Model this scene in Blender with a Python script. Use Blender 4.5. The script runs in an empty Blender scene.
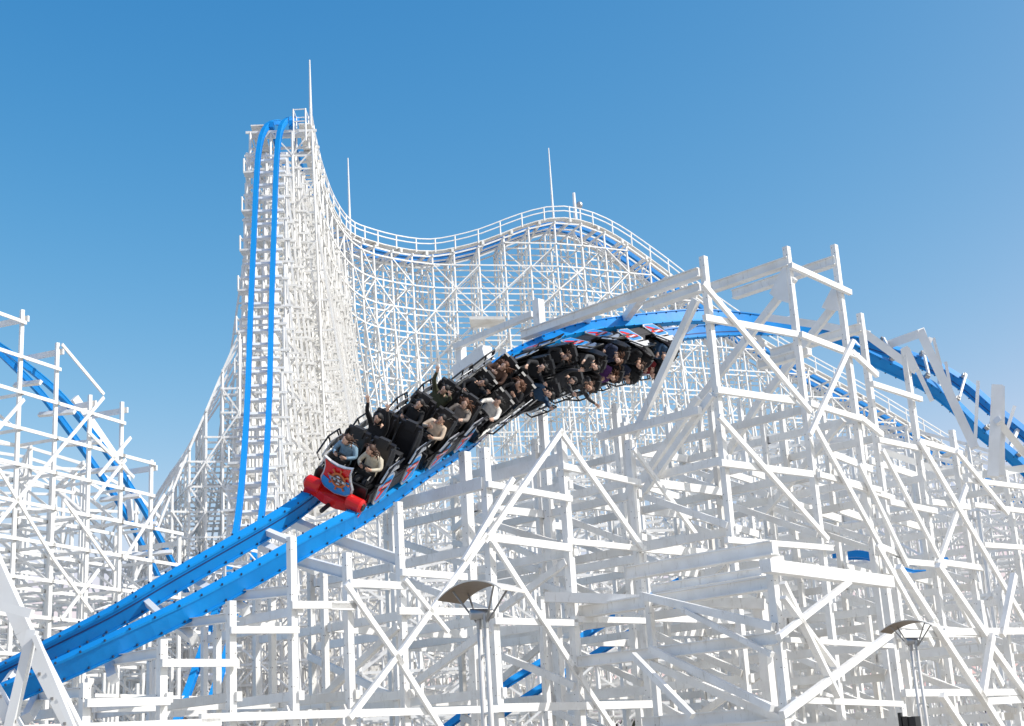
import bpy, math, random
import numpy as np
from mathutils import Vector, Matrix
random.seed(7)
R_ = math.radians
sc = bpy.context.scene
COL = sc.collection

# ------------------------------------------------------------------ camera
F = 1400.0; S = 0.86; EYE = np.array([0, 0, 1.6])
pitch = math.atan(.28); roll = 0.06
f_ = np.array([0, math.cos(pitch), math.sin(pitch)]); r_ = np.array([1., 0, 0]); u_ = np.cross(r_, f_)
CR = r_*math.cos(roll) - u_*math.sin(roll); CU = r_*math.sin(roll) + u_*math.cos(roll)
cam_d = bpy.data.cameras.new('camera'); cam = bpy.data.objects.new('camera', cam_d); COL.objects.link(cam)
cam_d.sensor_width = 36; cam_d.lens = 36*F/1024; cam_d.clip_start = .1; cam_d.clip_end = 6000
cam.matrix_world = Matrix(((CR[0], CU[0], -f_[0], 0), (CR[1], CU[1], -f_[1], 0), (CR[2], CU[2], -f_[2], 1.6), (0, 0, 0, 1)))
sc.camera = cam
# ------------------------------------------------------------------ light
SUN = Vector((.86, -.25, .72)).normalized()
w = bpy.data.worlds.new('World'); sc.world = w; w.use_nodes = True
nt = w.node_tree; nt.nodes.clear()
sky = nt.nodes.new('ShaderNodeTexSky'); sky.sky_type = 'NISHITA'; sky.sun_disc = False
sky.sun_elevation = math.asin(SUN.z); sky.sun_rotation = math.atan2(SUN.x, SUN.y)
sky.air_density = 0.7; sky.dust_density = 2.0; sky.ozone_density = 8.0; sky.altitude = 0
bg = nt.nodes.new('ShaderNodeBackground'); bg.inputs[1].default_value = .1
ow = nt.nodes.new('ShaderNodeOutputWorld')
# grade the clear-sky model per channel towards the deep winter blue of the day
EXPO = .2
sp = nt.nodes.new('ShaderNodeSeparateColor'); cb = nt.nodes.new('ShaderNodeCombineColor'); nt.links.new(sky.outputs[0], sp.inputs[0])
for c_, (g_, k_) in enumerate(((2.71, .396), (1.21, .272), (.63, .349))):
    pw = nt.nodes.new('ShaderNodeMath'); pw.operation = 'POWER'; pw.inputs[1].default_value = g_
    mu = nt.nodes.new('ShaderNodeMath'); mu.operation = 'MULTIPLY'; mu.inputs[1].default_value = k_*10/2**EXPO
    mn = nt.nodes.new('ShaderNodeMath'); mn.operation = 'MINIMUM'; mn.inputs[1].default_value = (8.2, 9.2, 10)[c_]
    nt.links.new(sp.outputs[c_], pw.inputs[0]); nt.links.new(pw.outputs[0], mu.inputs[0]); nt.links.new(mu.outputs[0], mn.inputs[0]); nt.links.new(mn.outputs[0], cb.inputs[c_])
nt.links.new(cb.outputs[0], bg.inputs[0]); nt.links.new(bg.outputs[0], ow.inputs[0])
sd = bpy.data.lights.new('sun', 'SUN'); sd.energy = 3.6; sd.angle = R_(.5); sd.color = (1, .965, .91)
so = bpy.data.objects.new('sun', sd); COL.objects.link(so); so.location = (30, -20, 60)
so.rotation_euler = (-SUN).to_track_quat('-Z', 'Y').to_euler()
sc.view_settings.view_transform = 'Standard'; sc.view_settings.look = 'None'
sc.view_settings.exposure = EXPO; sc.view_settings.gamma = 1; sc.view_settings.use_curve_mapping = False

# ------------------------------------------------------------------ helpers
def proj(p):
    p = np.asarray(p, float) - EYE
    return 512 + F*(p@CR)/(p@f_), 363 - F*(p@CU)/(p@f_)
def ray(px, py): return f_ + CR*(px-512)/F + CU*(363-py)/F
def at(px, py, Y):
    d = ray(px, py); return EYE + d*(Y*S)/d[1]
def hit(px, py, poly):
    """point where the sight line meets a vertical wall standing on a plan polyline"""
    d = ray(px, py); best = None
    n = len(poly)
    for i in range(n-1):
        a = poly[i]; b = poly[i+1]; e = b-a
        den = d[0]*e[1]-d[1]*e[0]
        if abs(den) < 1e-9: continue
        t = (a[0]*e[1]-a[1]*e[0])/den; s = (a[0]*d[1]-a[1]*d[0])/den
        lo = -9 if i == 0 else -1e-6; hi = 9 if i == n-2 else 1+1e-6
        if t > 0 and lo <= s <= hi and (best is None or t < best): best = t
    return EYE + d*best
def ground_of(p): return np.array([p[0], p[1], 0.])
def Z(p, z): return np.array([p[0], p[1], z])
def nrm(v):
    v = np.asarray(v, float); return v/(np.linalg.norm(v)+1e-12)

def mat(name, col, rough=.5, metal=0., noise=None, nscale=3., bump=0., emit=None):
    m = bpy.data.materials.new(name); m.use_nodes = True; n = m.node_tree; b = n.nodes['Principled BSDF']
    b.inputs['Base Color'].default_value = (*col, 1); b.inputs['Roughness'].default_value = rough; b.inputs['Metallic'].default_value = metal
    if noise:
        tc = n.nodes.new('ShaderNodeTexCoord'); nz = n.nodes.new('ShaderNodeTexNoise'); nz.inputs['Scale'].default_value = nscale; nz.inputs['Detail'].default_value = 5
        rp = n.nodes.new('ShaderNodeValToRGB'); rp.color_ramp.elements[0].position = .33; rp.color_ramp.elements[1].position = .6
        rp.color_ramp.elements[0].color = (*noise, 1); rp.color_ramp.elements[1].color = (*col, 1)
        n.links.new(tc.outputs['Object'], nz.inputs['Vector']); n.links.new(nz.outputs[0], rp.inputs[0]); n.links.new(rp.outputs[0], b.inputs['Base Color'])
        if bump:
            bp = n.nodes.new('ShaderNodeBump'); bp.inputs['Strength'].default_value = bump; bp.inputs['Distance'].default_value = .01
            n.links.new(nz.outputs[0], bp.inputs['Height']); n.links.new(bp.outputs[0], b.inputs['Normal'])
    return m
WHITE = mat('white_painted_timber', (.88, .87, .845), .55, noise=(.79, .77, .735), nscale=2.2, bump=.15)
WHITE2 = mat('weathered_white_timber', (.85, .835, .80), .6, noise=(.70, .665, .61), nscale=.9, bump=.2)
STEEL = mat('white_painted_steel', (.84, .84, .83), .35, noise=(.76, .75, .73), nscale=1.3)
BOLT = mat('bolt', (.30, .29, .28), .5, .3)
RBOLT = mat('dark_rail_bolt', (.03, .06, .12), .5, .4)
BLUE = mat('blue_rail_paint', (.002, .245, .66), .5, noise=(.002, .20, .56), nscale=1.5); BLUE.node_tree.nodes['Principled BSDF'].inputs['Specular IOR Level'].default_value = .3
BLUE.node_tree.nodes['Principled BSDF'].inputs['Coat Weight'].default_value = .08
BLUE2 = mat('blue_rail_top', (.008, .285, .72), .55); BLUE2.node_tree.nodes['Principled BSDF'].inputs['Specular IOR Level'].default_value = .25
NAVY = mat('rail_slot', (.004, .04, .17), .6)
BLACK = mat('black_car_plastic', (.012, .012, .014), .35)
BLACK2 = mat('black_padding', (.018, .018, .02), .6)
SILVER = mat('silver_trim', (.62, .63, .65), .3, .6)
RED = mat('red_gloss_paint', (.62, .012, .010), .25)
PBLUE = mat('panel_blue', (.02, .25, .62), .35)
ORANGE = mat('orange_wheel_paint', (.55, .13, .02), .4)
BROWN = mat('brown_emblem', (.13, .05, .025), .5)
GREY = mat('grey_paint', (.32, .32, .33), .4)
DARKW = mat('dark_wheel', (.02, .02, .022), .5)
LAMPB = mat('canopy_underside', (.20, .155, .115), .5)
LAMPT = mat('canopy_top', (.72, .68, .62), .4)
LPOLE = mat('lamp_pole_paint', (.72, .69, .65), .35)
GALV = mat('galvanised_metal', (.42, .42, .42), .35, .7)

for m_ in (WHITE, WHITE2):      # sparse grime and water stains that belong to the boards
    n_ = m_.node_tree; bs = n_.nodes['Principled BSDF']; src = bs.inputs['Base Color'].links[0].from_socket
    tc = n_.nodes.new('ShaderNodeTexCoord'); mp = n_.nodes.new('ShaderNodeMapping'); mp.inputs['Scale'].default_value = (5, 5, 1.3)
    nz = n_.nodes.new('ShaderNodeTexNoise'); nz.inputs['Scale'].default_value = 2.4; nz.inputs['Detail'].default_value = 6; nz.inputs['Roughness'].default_value = .7
    rp = n_.nodes.new('ShaderNodeValToRGB'); rp.color_ramp.elements[0].position = .57; rp.color_ramp.elements[1].position = .74
    rp.color_ramp.elements[0].color = (0, 0, 0, 1); rp.color_ramp.elements[1].color = (.75, .75, .75, 1)
    mx = n_.nodes.new('ShaderNodeMix'); mx.data_type = 'RGBA'; mx.inputs[7].default_value = (.50, .46, .40, 1)
    n_.links.new(tc.outputs['Object'], mp.inputs[0]); n_.links.new(mp.outputs[0], nz.inputs['Vector']); n_.links.new(nz.outputs[0], rp.inputs[0])
    n_.links.new(rp.outputs[0], mx.inputs[0]); n_.links.new(src, mx.inputs[6]); n_.links.new(mx.outputs[2], bs.inputs['Base Color'])

class MB:
    def __init__(s): s.v = []; s.f = []; s.m = []; s.smooth = False
    def add(s, vs, fs, m=0):
        o = len(s.v); s.v += [tuple(map(float, v)) for v in vs]; s.f += [tuple(o+i for i in f) for f in fs]; s.m += [m]*len(fs)
    def bar(s, a, b, w, h, m=0, up=(0, 0, 1)):
        """box from a to b; w across, h along up"""
        a = np.asarray(a, float); b = np.asarray(b, float); t = nrm(b-a); up = np.asarray(up, float)
        if abs(t@up) > .995: up = np.array([.70, .71, 0.])
        x = nrm(np.cross(t, up)); y = np.cross(x, t)
        vs = []
        for p in (a, b):
            for i, j in ((-1, -1), (1, -1), (1, 1), (-1, 1)): vs.append(p + x*i*w/2 + y*j*h/2)
        s.add(vs, [(0, 3, 2, 1), (4, 5, 6, 7), (0, 1, 5, 4), (1, 2, 6, 5), (2, 3, 7, 6), (3, 0, 4, 7)], m)
    def ibeam(s, a, b, w, h, m=0):
        a = np.asarray(a, float); b = np.asarray(b, float); z = np.cross(nrm(np.cross(nrm(b-a), (0, 0, 1))), nrm(b-a))
        s.bar(a, b, w*.35, h*.86, m); tf = h*.07
        s.bar(a+z*(h*.465), b+z*(h*.465), w, tf, m); s.bar(a-z*(h*.465), b-z*(h*.465), w, tf, m)
    def tube(s, pts, r, m=0, n=6, caps=True):
        pts = [np.asarray(p, float) for p in pts]; k = len(pts)
        rr = r if isinstance(r, (list, tuple)) else [r]*k
        t0 = nrm(pts[1]-pts[0]); ref = np.array([0, 0, 1.]) if abs(t0[2]) < .9 else np.array([1., 0, 0])
        vs = []
        for i, p in enumerate(pts):
            t = nrm(pts[min(i+1, k-1)]-pts[max(i-1, 0)]); x = nrm(np.cross(t, ref)); y = np.cross(x, t)
            for q in range(n):
                an = 2*math.pi*q/n; vs.append(p + (x*math.cos(an)+y*math.sin(an))*rr[i])
        fs = [(i*n+q, i*n+(q+1) % n, (i+1)*n+(q+1) % n, (i+1)*n+q) for i in range(k-1) for q in range(n)]
        if caps: fs += [tuple(range(n))[::-1], tuple((k-1)*n+q for q in range(n))]
        s.add(vs, fs, m)
    def ell(s, c, rx, ry, rz, m=0, nu=12, nv=8, fn=None):
        vs = []; fs = []
        for j in range(nv+1):
            th = math.pi*j/nv
            for i in range(nu):
                ph = 2*math.pi*i/nu
                p = np.array([rx*math.sin(th)*math.cos(ph), ry*math.sin(th)*math.sin(ph), rz*math.cos(th)])
                if fn: p = fn(p)
                vs.append(np.asarray(c)+p)
        for j in range(nv):
            for i in range(nu): fs.append((j*nu+i, (j+1)*nu+i, (j+1)*nu+(i+1) % nu, j*nu+(i+1) % nu))
        s.add(vs, fs, m)
    def poly(s, pts, n, th, m=0):
        """flat outline extruded by th along n"""
        pts = [np.asarray(p, float) for p in pts]; n = np.asarray(n, float); k = len(pts)
        vs = pts + [p+n*th for p in pts]
        fs = [tuple(range(k))[::-1], tuple(range(k, 2*k))] + [(i, (i+1) % k, k+(i+1) % k, k+i) for i in range(k)]
        s.add(vs, fs, m)
    def build(s, name, mats, parent=None, smooth=False):
        me = bpy.data.meshes.new(name); off = LOC.get(parent.name, np.zeros(3)) if parent else np.zeros(3)
        v = (np.array(s.v, float)-off) if s.v else np.zeros((0, 3))
        me.from_pydata(v.tolist(), [], s.f)
        for m in (mats if isinstance(mats, (list, tuple)) else [mats]): me.materials.append(m)
        me.polygons.foreach_set('material_index', s.m)
        if smooth: me.polygons.foreach_set('use_smooth', [True]*len(s.f))
        me.update()
        o = bpy.data.objects.new(name, me); COL.objects.link(o)
        if parent: o.parent = parent; LOC[o.name] = off
        return o
LOC = {}
def tag(o, label=None, cat=None, group=None, kind=None):
    if label: o['label'] = label
    if cat: o['category'] = cat
    if group: o['group'] = group
    if kind: o['kind'] = kind
    return o
def thing(name, label, cat, loc, group=None):
    o = bpy.data.objects.new(name, None); COL.objects.link(o); o.empty_display_size = .5
    o.location = tuple(loc); LOC[o.name] = np.asarray(loc, float)
    return tag(o, label, cat, group)

# ------------------------------------------------------------------ ground
def plane(name, x0, x1, y0, y1, z, m):
    b = MB(); b.add([(x0, y0, z), (x1, y0, z), (x1, y1, z), (x0, y1, z)], [(0, 1, 2, 3)]); o = b.build(name, m); o['kind'] = 'structure'; return o
plane('ground', -3000, 3000, -300, 4000, 0, mat('pale_ground', (.44, .41, .36), .9, noise=(.36, .335, .29), nscale=.05))

# ------------------------------------------------------------------ track frames
def catmull(P, n):
    P = np.array(P, float); out = []
    for i in range(len(P)-1):
        p0 = P[max(i-1, 0)]; p1 = P[i]; p2 = P[i+1]; p3 = P[min(i+2, len(P)-1)]
        for k in range(n):
            t = k/n
            out.append(.5*((2*p1)+(-p0+p2)*t+(2*p0-5*p1+4*p2-p3)*t*t+(-p0+3*p1-3*p2+p3)*t**3))
    out.append(P[-1]); return np.array(out)
class Path:
    """ctrl: (px, py, Y, bank degrees), bank = how far the rider's left side goes down; forward runs along the list"""
    def __init__(s, ctrl, n=10, world=False):
        W = [list(c[:3] if world else at(*c[:3])) + [c[3]] for c in ctrl]
        q = catmull(W, n)
        for _ in range(4):
            q[1:-1] = (q[:-2]+2*q[1:-1]+q[2:])/4
        s.p = q[:, :3]; s.b = np.radians(q[:, 3])
        s.s = np.concatenate([[0], np.cumsum(np.linalg.norm(np.diff(s.p, axis=0), axis=1))]); s.L = s.s[-1]
        s.t = np.gradient(s.p, axis=0)
    def frame(s, d):
        p = np.array([np.interp(d, s.s, s.p[:, k]) for k in range(3)])
        t = nrm([np.interp(d, s.s, s.t[:, k]) for k in range(3)]); b = np.interp(d, s.s, s.b)
        lh = nrm(np.cross((0, 0, 1), t)); u0 = np.cross(t, lh)
        return p, t, math.cos(b)*lh-math.sin(b)*u0, math.cos(b)*u0+math.sin(b)*lh
    def near_px(s, px):
        ds = np.linspace(0, s.L, 900); return ds[np.argmin([abs(proj(s.frame(d)[0])[0]-px) for d in ds])]

def sweep(mb, path, prof, d0, d1, step, side, m=0, caps=True):
    """prof: closed list of (left, up) offsets"""
    ds = np.arange(d0, d1+step*.5, step); k = len(prof); vs = []
    for d in ds:
        p, t, l, u = path.frame(min(d, path.L))
        for a, b in prof: vs.append(p+l*(a*side[0]+side[1])+u*b)
    fs = [(i*k+q, i*k+(q+1) % k, (i+1)*k+(q+1) % k, (i+1)*k+q) for i in range(len(ds)-1) for q in range(k)]
    if caps: fs += [tuple(range(k))[::-1], tuple((len(ds)-1)*k+q for q in range(k))]
    mb.add(vs, fs, m)

def make_track(path, name, label, group, G, W, H, step=.4, ties=1.1, detail=True, tie_mat=None, loc=None):
    root = thing(name, label, 'coaster track', path.frame(path.L/2)[0]*np.array([1, 1, 0]), group)
    for sd_ in (1, -1):
        b = MB(); side = (sd_, sd_*G/2)
        # box girder with running flange on top and a lower flange
        sweep(b, path, [(-W/2, -H), (W/2, -H), (W/2, -.03), (-W/2, -.03)], 0, path.L, step, side, 0)
        sweep(b, path, [(-W*.62, -.03), (W*.62, -.03), (W*.62, .012), (-W*.62, .012)], 0, path.L, step, side, 3)
        sweep(b, path, [(-W*.66, -H-.02), (W*.66, -H-.02), (W*.66, -H+.012), (-W*.66, -H+.012)], 0, path.L, step, side, 0)
        if detail:
            sweep(b, path, [(-W/2-.006, -H*.34), (-W/2+.01, -H*.34), (-W/2+.01, -H*.26), (-W/2-.006, -H*.26)], 0, path.L, step, side, 1)
            d = .2
            while d < path.L:
                p, t, l, u = path.frame(d)
                for off, hh in ((W*.62, .02), (-W*.62, .02), (W*.6, -H+.03), (-W*.6, -H+.03)):
                    c = p+l*(sd_*off+sd_*G/2)+u*hh
                    b.bar(c-u*.016, c+u*.016, .028, .028, 2)
                d += .38
        b.build('rail', [BLUE, NAVY, RBOLT, BLUE2], root)
    d = ties*.5
    while ties and d < path.L:
        p, t, l, u = path.frame(d); b = MB()
        b.bar(p-l*(G/2-W*.45)-u*(H*.62), p+l*(G/2-W*.45)-u*(H*.62), .10, .12, 0, up=u)
        b.build('cross_tie', [tie_mat or STEEL], root); d += ties
    return root

A = Path([(-180, 760, 30.5, 42), (-100, 722, 28.7, 40), (0, 675, 27.6, 34), (110, 623, 27.6, 30), (201, 575, 28.3, 28), (312, 513, 30.0, 28),
          (362, 482, 31.5, 34), (413, 447, 33.2, 43), (457, 421, 34.9, 58), (500, 391, 36.6, 82), (548, 365, 38.4, 116), (586, 350, 39.8, 136),
          (640, 338, 41.6, 156), (690, 331, 43, 168), (745, 331, 44.3, 183), (800, 336, 45.3, 198), (850, 351, 46.1, 221), (913, 374, 46.9, 237),
          (950, 394, 47.3, 249), (983, 423, 47.6, 254), (1015, 448, 47.9, 256), (1060, 490, 48.3, 262), (1110, 540, 48.8, 270)][::-1])
GA = 1.07
make_track(A, 'coaster_track', 'thick bright blue twin-rail track in the foreground carrying the train and twisting over at right', 'blue coaster tracks', GA, .165, .33, .25, 2.8)

# ------------------------------------------------------------------ train
def M4(p, x, y, z): return Matrix(((x[0], y[0], z[0], p[0]), (x[1], y[1], z[1], p[1]), (x[2], y[2], z[2], p[2]), (0, 0, 0, 1)))
# car local frame: x = right, y = forward, z = up, origin on the rail tops
ROW = .56
def side_panel(sx, y0):
    b = MB(); X = .66*sx; n = np.array([sx, 0, 0.])
    def P(y, z, o=0): return np.array([X+sx*o, y0+y, z])
    out = [(-.06, .20), (.34, .16), (.40, .22), (.18, .62), (.10, .66), (-.30, .66), (-.34, .60)]
    b.poly([P(y, z) for y, z in out], n, .03, 0)
    def ins(k, pts): return pts
    cx, cz = .03, .41
    inn = [(cx+(y-cx)*.86, cz+(z-cz)*.88) for y, z in out]
    b.poly([P(y, z, .031) for y, z in inn], n, .004, 1)                           # blue field
    SC = lambda q: [(cx+(y-cx)*.85, cz+(z-.43)*.86) for y, z in q]
    blob = [(.02+.23*math.cos(q)*(1+.16*math.sin(3*q)), .47+.115*math.sin(q)*(1+.2*math.cos(2*q))+.05*math.cos(q+2)) for q in [2*math.pi*i/18 for i in range(18)]]
    b.poly([P(y, z, .036) for y, z in blob], n, .003, 2)
    b.poly([P(y, z, .036) for y, z in [(.12, .42), (.30, .32), (.33, .24), (.22, .27), (.02, .38)]], n, .0025, 2)
    for q in range(3):
        z = .55-.065*q; b.poly([P(-.22+.07*q, z, .040), P(.05+.05*q, z+.015+.01*q, .040), P(.10+.05*q, z-.03, .040), P(.0+.05*q, z-.015, .040), P(-.14+.07*q, z-.035, .040)], n, .002, 3 if q != 1 else 0)
    return b
def build_car(lead):
    b = MB()
    # floor pan and centre spine
    b.bar((0, -1.02, .12), (0, 1.02, .12), 1.20, .10)
    b.bar((0, -1.0, .0), (0, 1.0, .0), .34, .16)
    for sx in (1, -1):
        b.poly([(sx*.60, -1.04, .15), (sx*.60, 1.0, .15), (sx*.60, .98, .34), (sx*.60, .50, .42), (sx*.60, .1, .60), (sx*.60, -.12, .40), (sx*.60, -.62, .42), (sx*.60, -1.02, .60)][::sx], (sx, 0, 0), .05)
        b.poly([(sx*.60, -1.0, .22), (sx*.60, .9, .22), (sx*.60, .8, .36), (sx*.60, -1.0, .36)][::sx], (sx, 0, 0), .058)
    b.bar((0, 1.0, .16), (0, 1.0, .46), 1.16, .06, up=(0, 1, 0))
    b.poly([(-.58, .55, .26), (.58, .55, .26), (.50, .92, .46), (-.50, .92, .46)], (0, .3, -.9), .04)
    car = b.build('car', [BLACK])
    def child(bm, name, mats):
        if name in ('seat', 'lap_bar', 'side_panel', 'grab_rail'): bm.v = [(x, y, z-(.16 if name != 'side_panel' else .10)) for x, y, z in bm.v]
        o = bm.build(name, mats); o.parent = car; return o
    for y0 in (ROW, -ROW):
        for sx in (1, -1):
            x = .30*sx; s = MB()
            s.bar((x, y0-.30, .40), (x, y0+.22, .46), .48, .12)
            prof = [(-.34, .34), (-.22, .40), (-.34, .90), (-.40, 1.10), (-.44, 1.24), (-.50, 1.26), (-.56, 1.04), (-.48, .70), (-.42, .34)]
            for hw in ((x-.25, x+.25),):
                s.poly([(hw[0], y0+y, z) for y, z in prof], (1, 0, 0), .50)
            for q in (-1, 1):   # side bolsters of the bucket
                s.poly([(x+q*.25-(.03 if q > 0 else 0), y0+y, z) for y, z in [(-.30, .45), (-.02, .50), (-.06, .62), (-.26, 1.0), (-.34, 1.20), (-.46, 1.20), (-.40, .9)]], (1, 0, 0), .03)
            s.bar((x, y0-.43, 1.1), (x, y0-.46, 1.3), .24, .12, 1, up=(0, 1, 0))
            child(s, 'seat', [BLACK, BLACK2])
            l = MB()
            l.tube([(x-.16, y0+.42, .30), (x-.16, y0+.28, .70), (x-.15, y0+.10, .74), (x+.15, y0+.10, .74), (x+.16, y0+.28, .70), (x+.16, y0+.42, .30)], .028)
            l.bar((x-.16, y0+.07, .73), (x+.16, y0+.07, .73), .16, .10, 1)
            l.tube([(x-.12, y0+.16, .92), (x+.12, y0+.16, .92)], .02)
            l.tube([(x, y0+.08, .76), (x, y0+.16, .92)], .025)
            child(l, 'lap_bar', [BLACK, BLACK2])
            child(side_panel(sx, y0-.10), 'side_panel', [SILVER, PBLUE, RED, BLACK])
            g = MB(); X = .78*sx
            g.tube([(X-.1*sx, y0-.52, .84), (X, y0-.50, 1.04), (X, y0-.10, 1.02), (X, y0+.24, .76), (X-.12*sx, y0+.28, .66)], .022)
            g.tube([(X-.12*sx, y0-.44, .82), (X, y0-.42, 1.03)], .018)
            g.tube([(X-.12*sx, y0-.1, .80), (X, y0-.1, 1.02)], .018)
            g.poly([(.69*sx, y0-.54, .78), (.69*sx, y0-.50, .96), (.69*sx, y0-.10, .95), (.69*sx, y0+.18, .72), (.69*sx, y0+.16, .66), (.69*sx, y0-.16, .78)], (sx, 0, 0), .012, 1)
            child(g, 'grab_rail', [BLACK, SILVER])
    for yy in (-.75, .75):
        for sx in (1, -1):
            wa = MB(); x = sx*GA/2
            if not (lead and yy > 0):
                for q in (-.13, .13):
                    wa.tube([(x-.05, yy+q, .10), (x+.05, yy+q, .10)], .10, 0, 12)
                wa.bar((x-.02*sx, yy-.26, .16), (x-.02*sx, yy+.26, .16), .16, .10, 1)
                wa.bar((x-.125*sx, yy-.12, -.02), (x-.125*sx, yy+.12, -.02), .04, .22, 1)
                child(wa, 'wheel_assembly', [DARKW, BLACK])
    if lead:
        # rounded red wheel covers and the red cross beam of the front axle
        for sx in (1, -1):
            w_ = MB(); x = sx*.47
            w_.tube([(x-.16*sx, 1.22, .17), (x-.13*sx, 1.22, .17), (x+.16*sx, 1.22, .17), (x+.20*sx, 1.22, .17)], [.12, .15, .15, .11], 0, 20)
            w_.tube([(x+.20*sx, 1.22, .17), (x+.225*sx, 1.22, .17)], .075, 1, 12)
            w_.bar((x, .96, .10), (x, 1.30, .06), .30, .20, 0)
            w_.bar((x+.15*sx, 1.14, .0), (x+.15*sx, 1.30, .0), .05, .20, 0)
            child(w_, 'wheel_cover', [RED, BLACK])
        a = MB()
        a.poly([(-.40, 1.0, -.02), (.40, 1.0, -.02), (.36, 1.30, -.03), (.14, 1.36, -.05), (-.14, 1.36, -.05), (-.36, 1.30, -.03)], (0, 0, 1), .19)
        a.tube([(0, 1.30, -.02), (0, 1.62, -.06)], .045, 1, 10)
        child(a, 'front_axle', [RED, BLACK])
        s = MB(); out = [(-.40, .28), (-.28, .20), (0, .15), (.28, .20), (.40, .28), (.42, .42), (.36, .58), (.33, .78), (.37, .98), (.20, .93), (0, .91), (-.20, .93), (-.37, .98), (-.33, .78), (-.36, .58), (-.42, .42)]; SX, SZ = .90, .92
        nn = np.array([0, .987, -.16]); 
        def Q(x, z, o=0): return np.array([x*SX, 1.16+.16*(z*SZ-.1)-.18*x*x, z*SZ+.04]) + nn*o
        def fan(pts, o, m):
            c = np.mean(np.array(pts), axis=0); k = len(pts); vs = [Q(c[0], c[1], o)]+[Q(x, z, o) for x, z in pts]
            s.add(vs, [(0, 1+(i+1) % k, 1+i) for i in range(k)], m)
        k = len(out); vs = [Q(x, z) for x, z in out]+[Q(x, z, .05) for x, z in out]
        s.add(vs, [(i, k+i, k+(i+1) % k, (i+1) % k) for i in range(k)], 0)
        fan(out, .05, 0); fan(out, -.001, 4)
        inn = [(x*.90, .57+(z-.57)*.90) for x, z in out]
        fan(inn, .062, 1)
        fan([(-.37, .32), (-.26, .235), (0, .19), (.26, .235), (.36, .31), (.375, .42), (.335, .52), (.22, .44), (.12, .36), (.02, .42), (-.05, .50), (-.16, .52), (-.24, .60), (-.33, .60), (-.375, .43)], .070, 2)
        fan([(.02, .52), (.14, .60), (.22, .63), (.16, .54), (.10, .46)], .078, 2)
        cx, cz = -.08, .58
        def ring(r0, r1, o, m, n=20, x0=cx, z0=cz):
            vs = []
            for i in range(n):
                an = 2*math.pi*i/n; vs += [Q(x0+r0*math.cos(an), z0+r0*math.sin(an), o), Q(x0+r1*math.cos(an), z0+r1*math.sin(an), o)]
            s.add(vs, [(2*i, 2*((i+1) % n), 2*((i+1) % n)+1, 2*i+1) for i in range(n)], m)
        for i in range(8):
            an = 2*math.pi*i/8+.2; dx, dz = math.cos(an), math.sin(an)
            s.bar(Q(cx+dx*.03, cz+dz*.03, .086), Q(cx+dx*.27, cz+dz*.27, .086), .028, .012, 3, up=nn)
            s.bar(Q(cx+dx*.24, cz+dz*.24, .088), Q(cx+dx*.275, cz+dz*.275, .088), .045, .014, 3, up=nn)
        ring(.14, .19, .096, 3); ring(.0, .14, .092, 5)
        fan([(cx-.20, cz-.045), (cx+.20, cz-.02), (cx+.20, cz+.05), (cx-.20, cz+.025)], .106, 6)
        for q in range(6):
            xx = cx-.15+q*.055; fan([(xx, cz-.02), (xx+.035, cz-.017), (xx+.035, cz+.027), (xx, cz+.024)], .110, 4 if q % 2 else 0)
        for q in (-1, 1): fan([(cx-.05, cz+q*.09-.02), (cx+.05, cz+q*.09-.02), (cx+.03, cz+q*.09+.02), (cx-.03, cz+q*.09+.02)], .100, 0)
        child(s, 'nose_shield', [SILVER, RED, PBLUE, ORANGE, BLACK, BROWN, GREY])
    return car

HEAD = A.near_px(332); TAIL = A.near_px(646)      # path distances at nose and tail; forward runs to the left of the picture
PITCH = (HEAD-TAIL-2.25)/5; KC = min(1.0, PITCH/2.34)
d = HEAD-1.25*KC; print('PITCH', PITCH)
p0 = A.frame(d)[0]
train = thing('coaster_train', 'black six-car coaster train with red nose shield, full of riders, diving down the blue track', 'coaster train', (p0[0], p0[1], 0))
tl = LOC[train.name]
cars = []; proto = None
for i in range(6):
    p, t, l, u = A.frame(d-i*PITCH)
    pa = A.frame(d-i*PITCH+.8)[0]; pb = A.frame(d-i*PITCH-.8)[0]; t = nrm(pa-pb); l = nrm(l-t*(l@t)); u = np.cross(t, l)
    Mw = M4((pa+pb)/2, -l, t, u) @ Matrix.Scale(KC, 4)
    if i == 0: c = build_car(True)
    elif i == 1: c = build_car(False); proto = c
    else:
        c = proto.copy(); COL.objects.link(c)
        for ch in proto.children:
            q = ch.copy(); COL.objects.link(q); q.parent = c
    c.parent = train; c.matrix_basis = Matrix.Translation(Vector(-tl)) @ Mw
    cars.append(Mw)
    if i:
        pm = A.frame(d-i*PITCH+PITCH/2)
        b = MB(); b.tube([pm[0]+pm[3]*.1-pm[1]*.35, pm[0]+pm[3]*.1+pm[1]*.35], .05, 0, 8); b.build('coupling', [BLACK], train)

# ------------------------------------------------------------------ people
SKIN = [mat('skin_light', (.72, .46, .34), .55), mat('skin_tan', (.62, .37, .26), .55)]
def cloth(n, c): return mat(n, c, .85, noise=tuple(x*.75 for x in c), nscale=14, bump=.3)
CL = {k: cloth('cloth_'+k, c) for k, c in dict(light_blue=(.24, .38, .50), cream=(.72, .64, .50), black=(.015, .015, .018), fleece=(.70, .55, .42), olive=(.07, .075, .04),
      beige=(.27, .23, .20), white=(.75, .72, .68), brown=(.13, .07, .05), grey=(.075, .075, .08), navy=(.02, .03, .07), purple=(.10, .03, .16), dark_red=(.20, .015, .02),
      denim=(.03, .075, .15), trousers=(.02, .02, .025)).items()}
HAIR = {k: mat('hair_'+k, c, .6, noise=tuple(x*.5 for x in c), nscale=30) for k, c in dict(brown=(.085, .04, .022), black=(.014, .011, .010), auburn=(.16, .065, .03)).items()}
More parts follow.
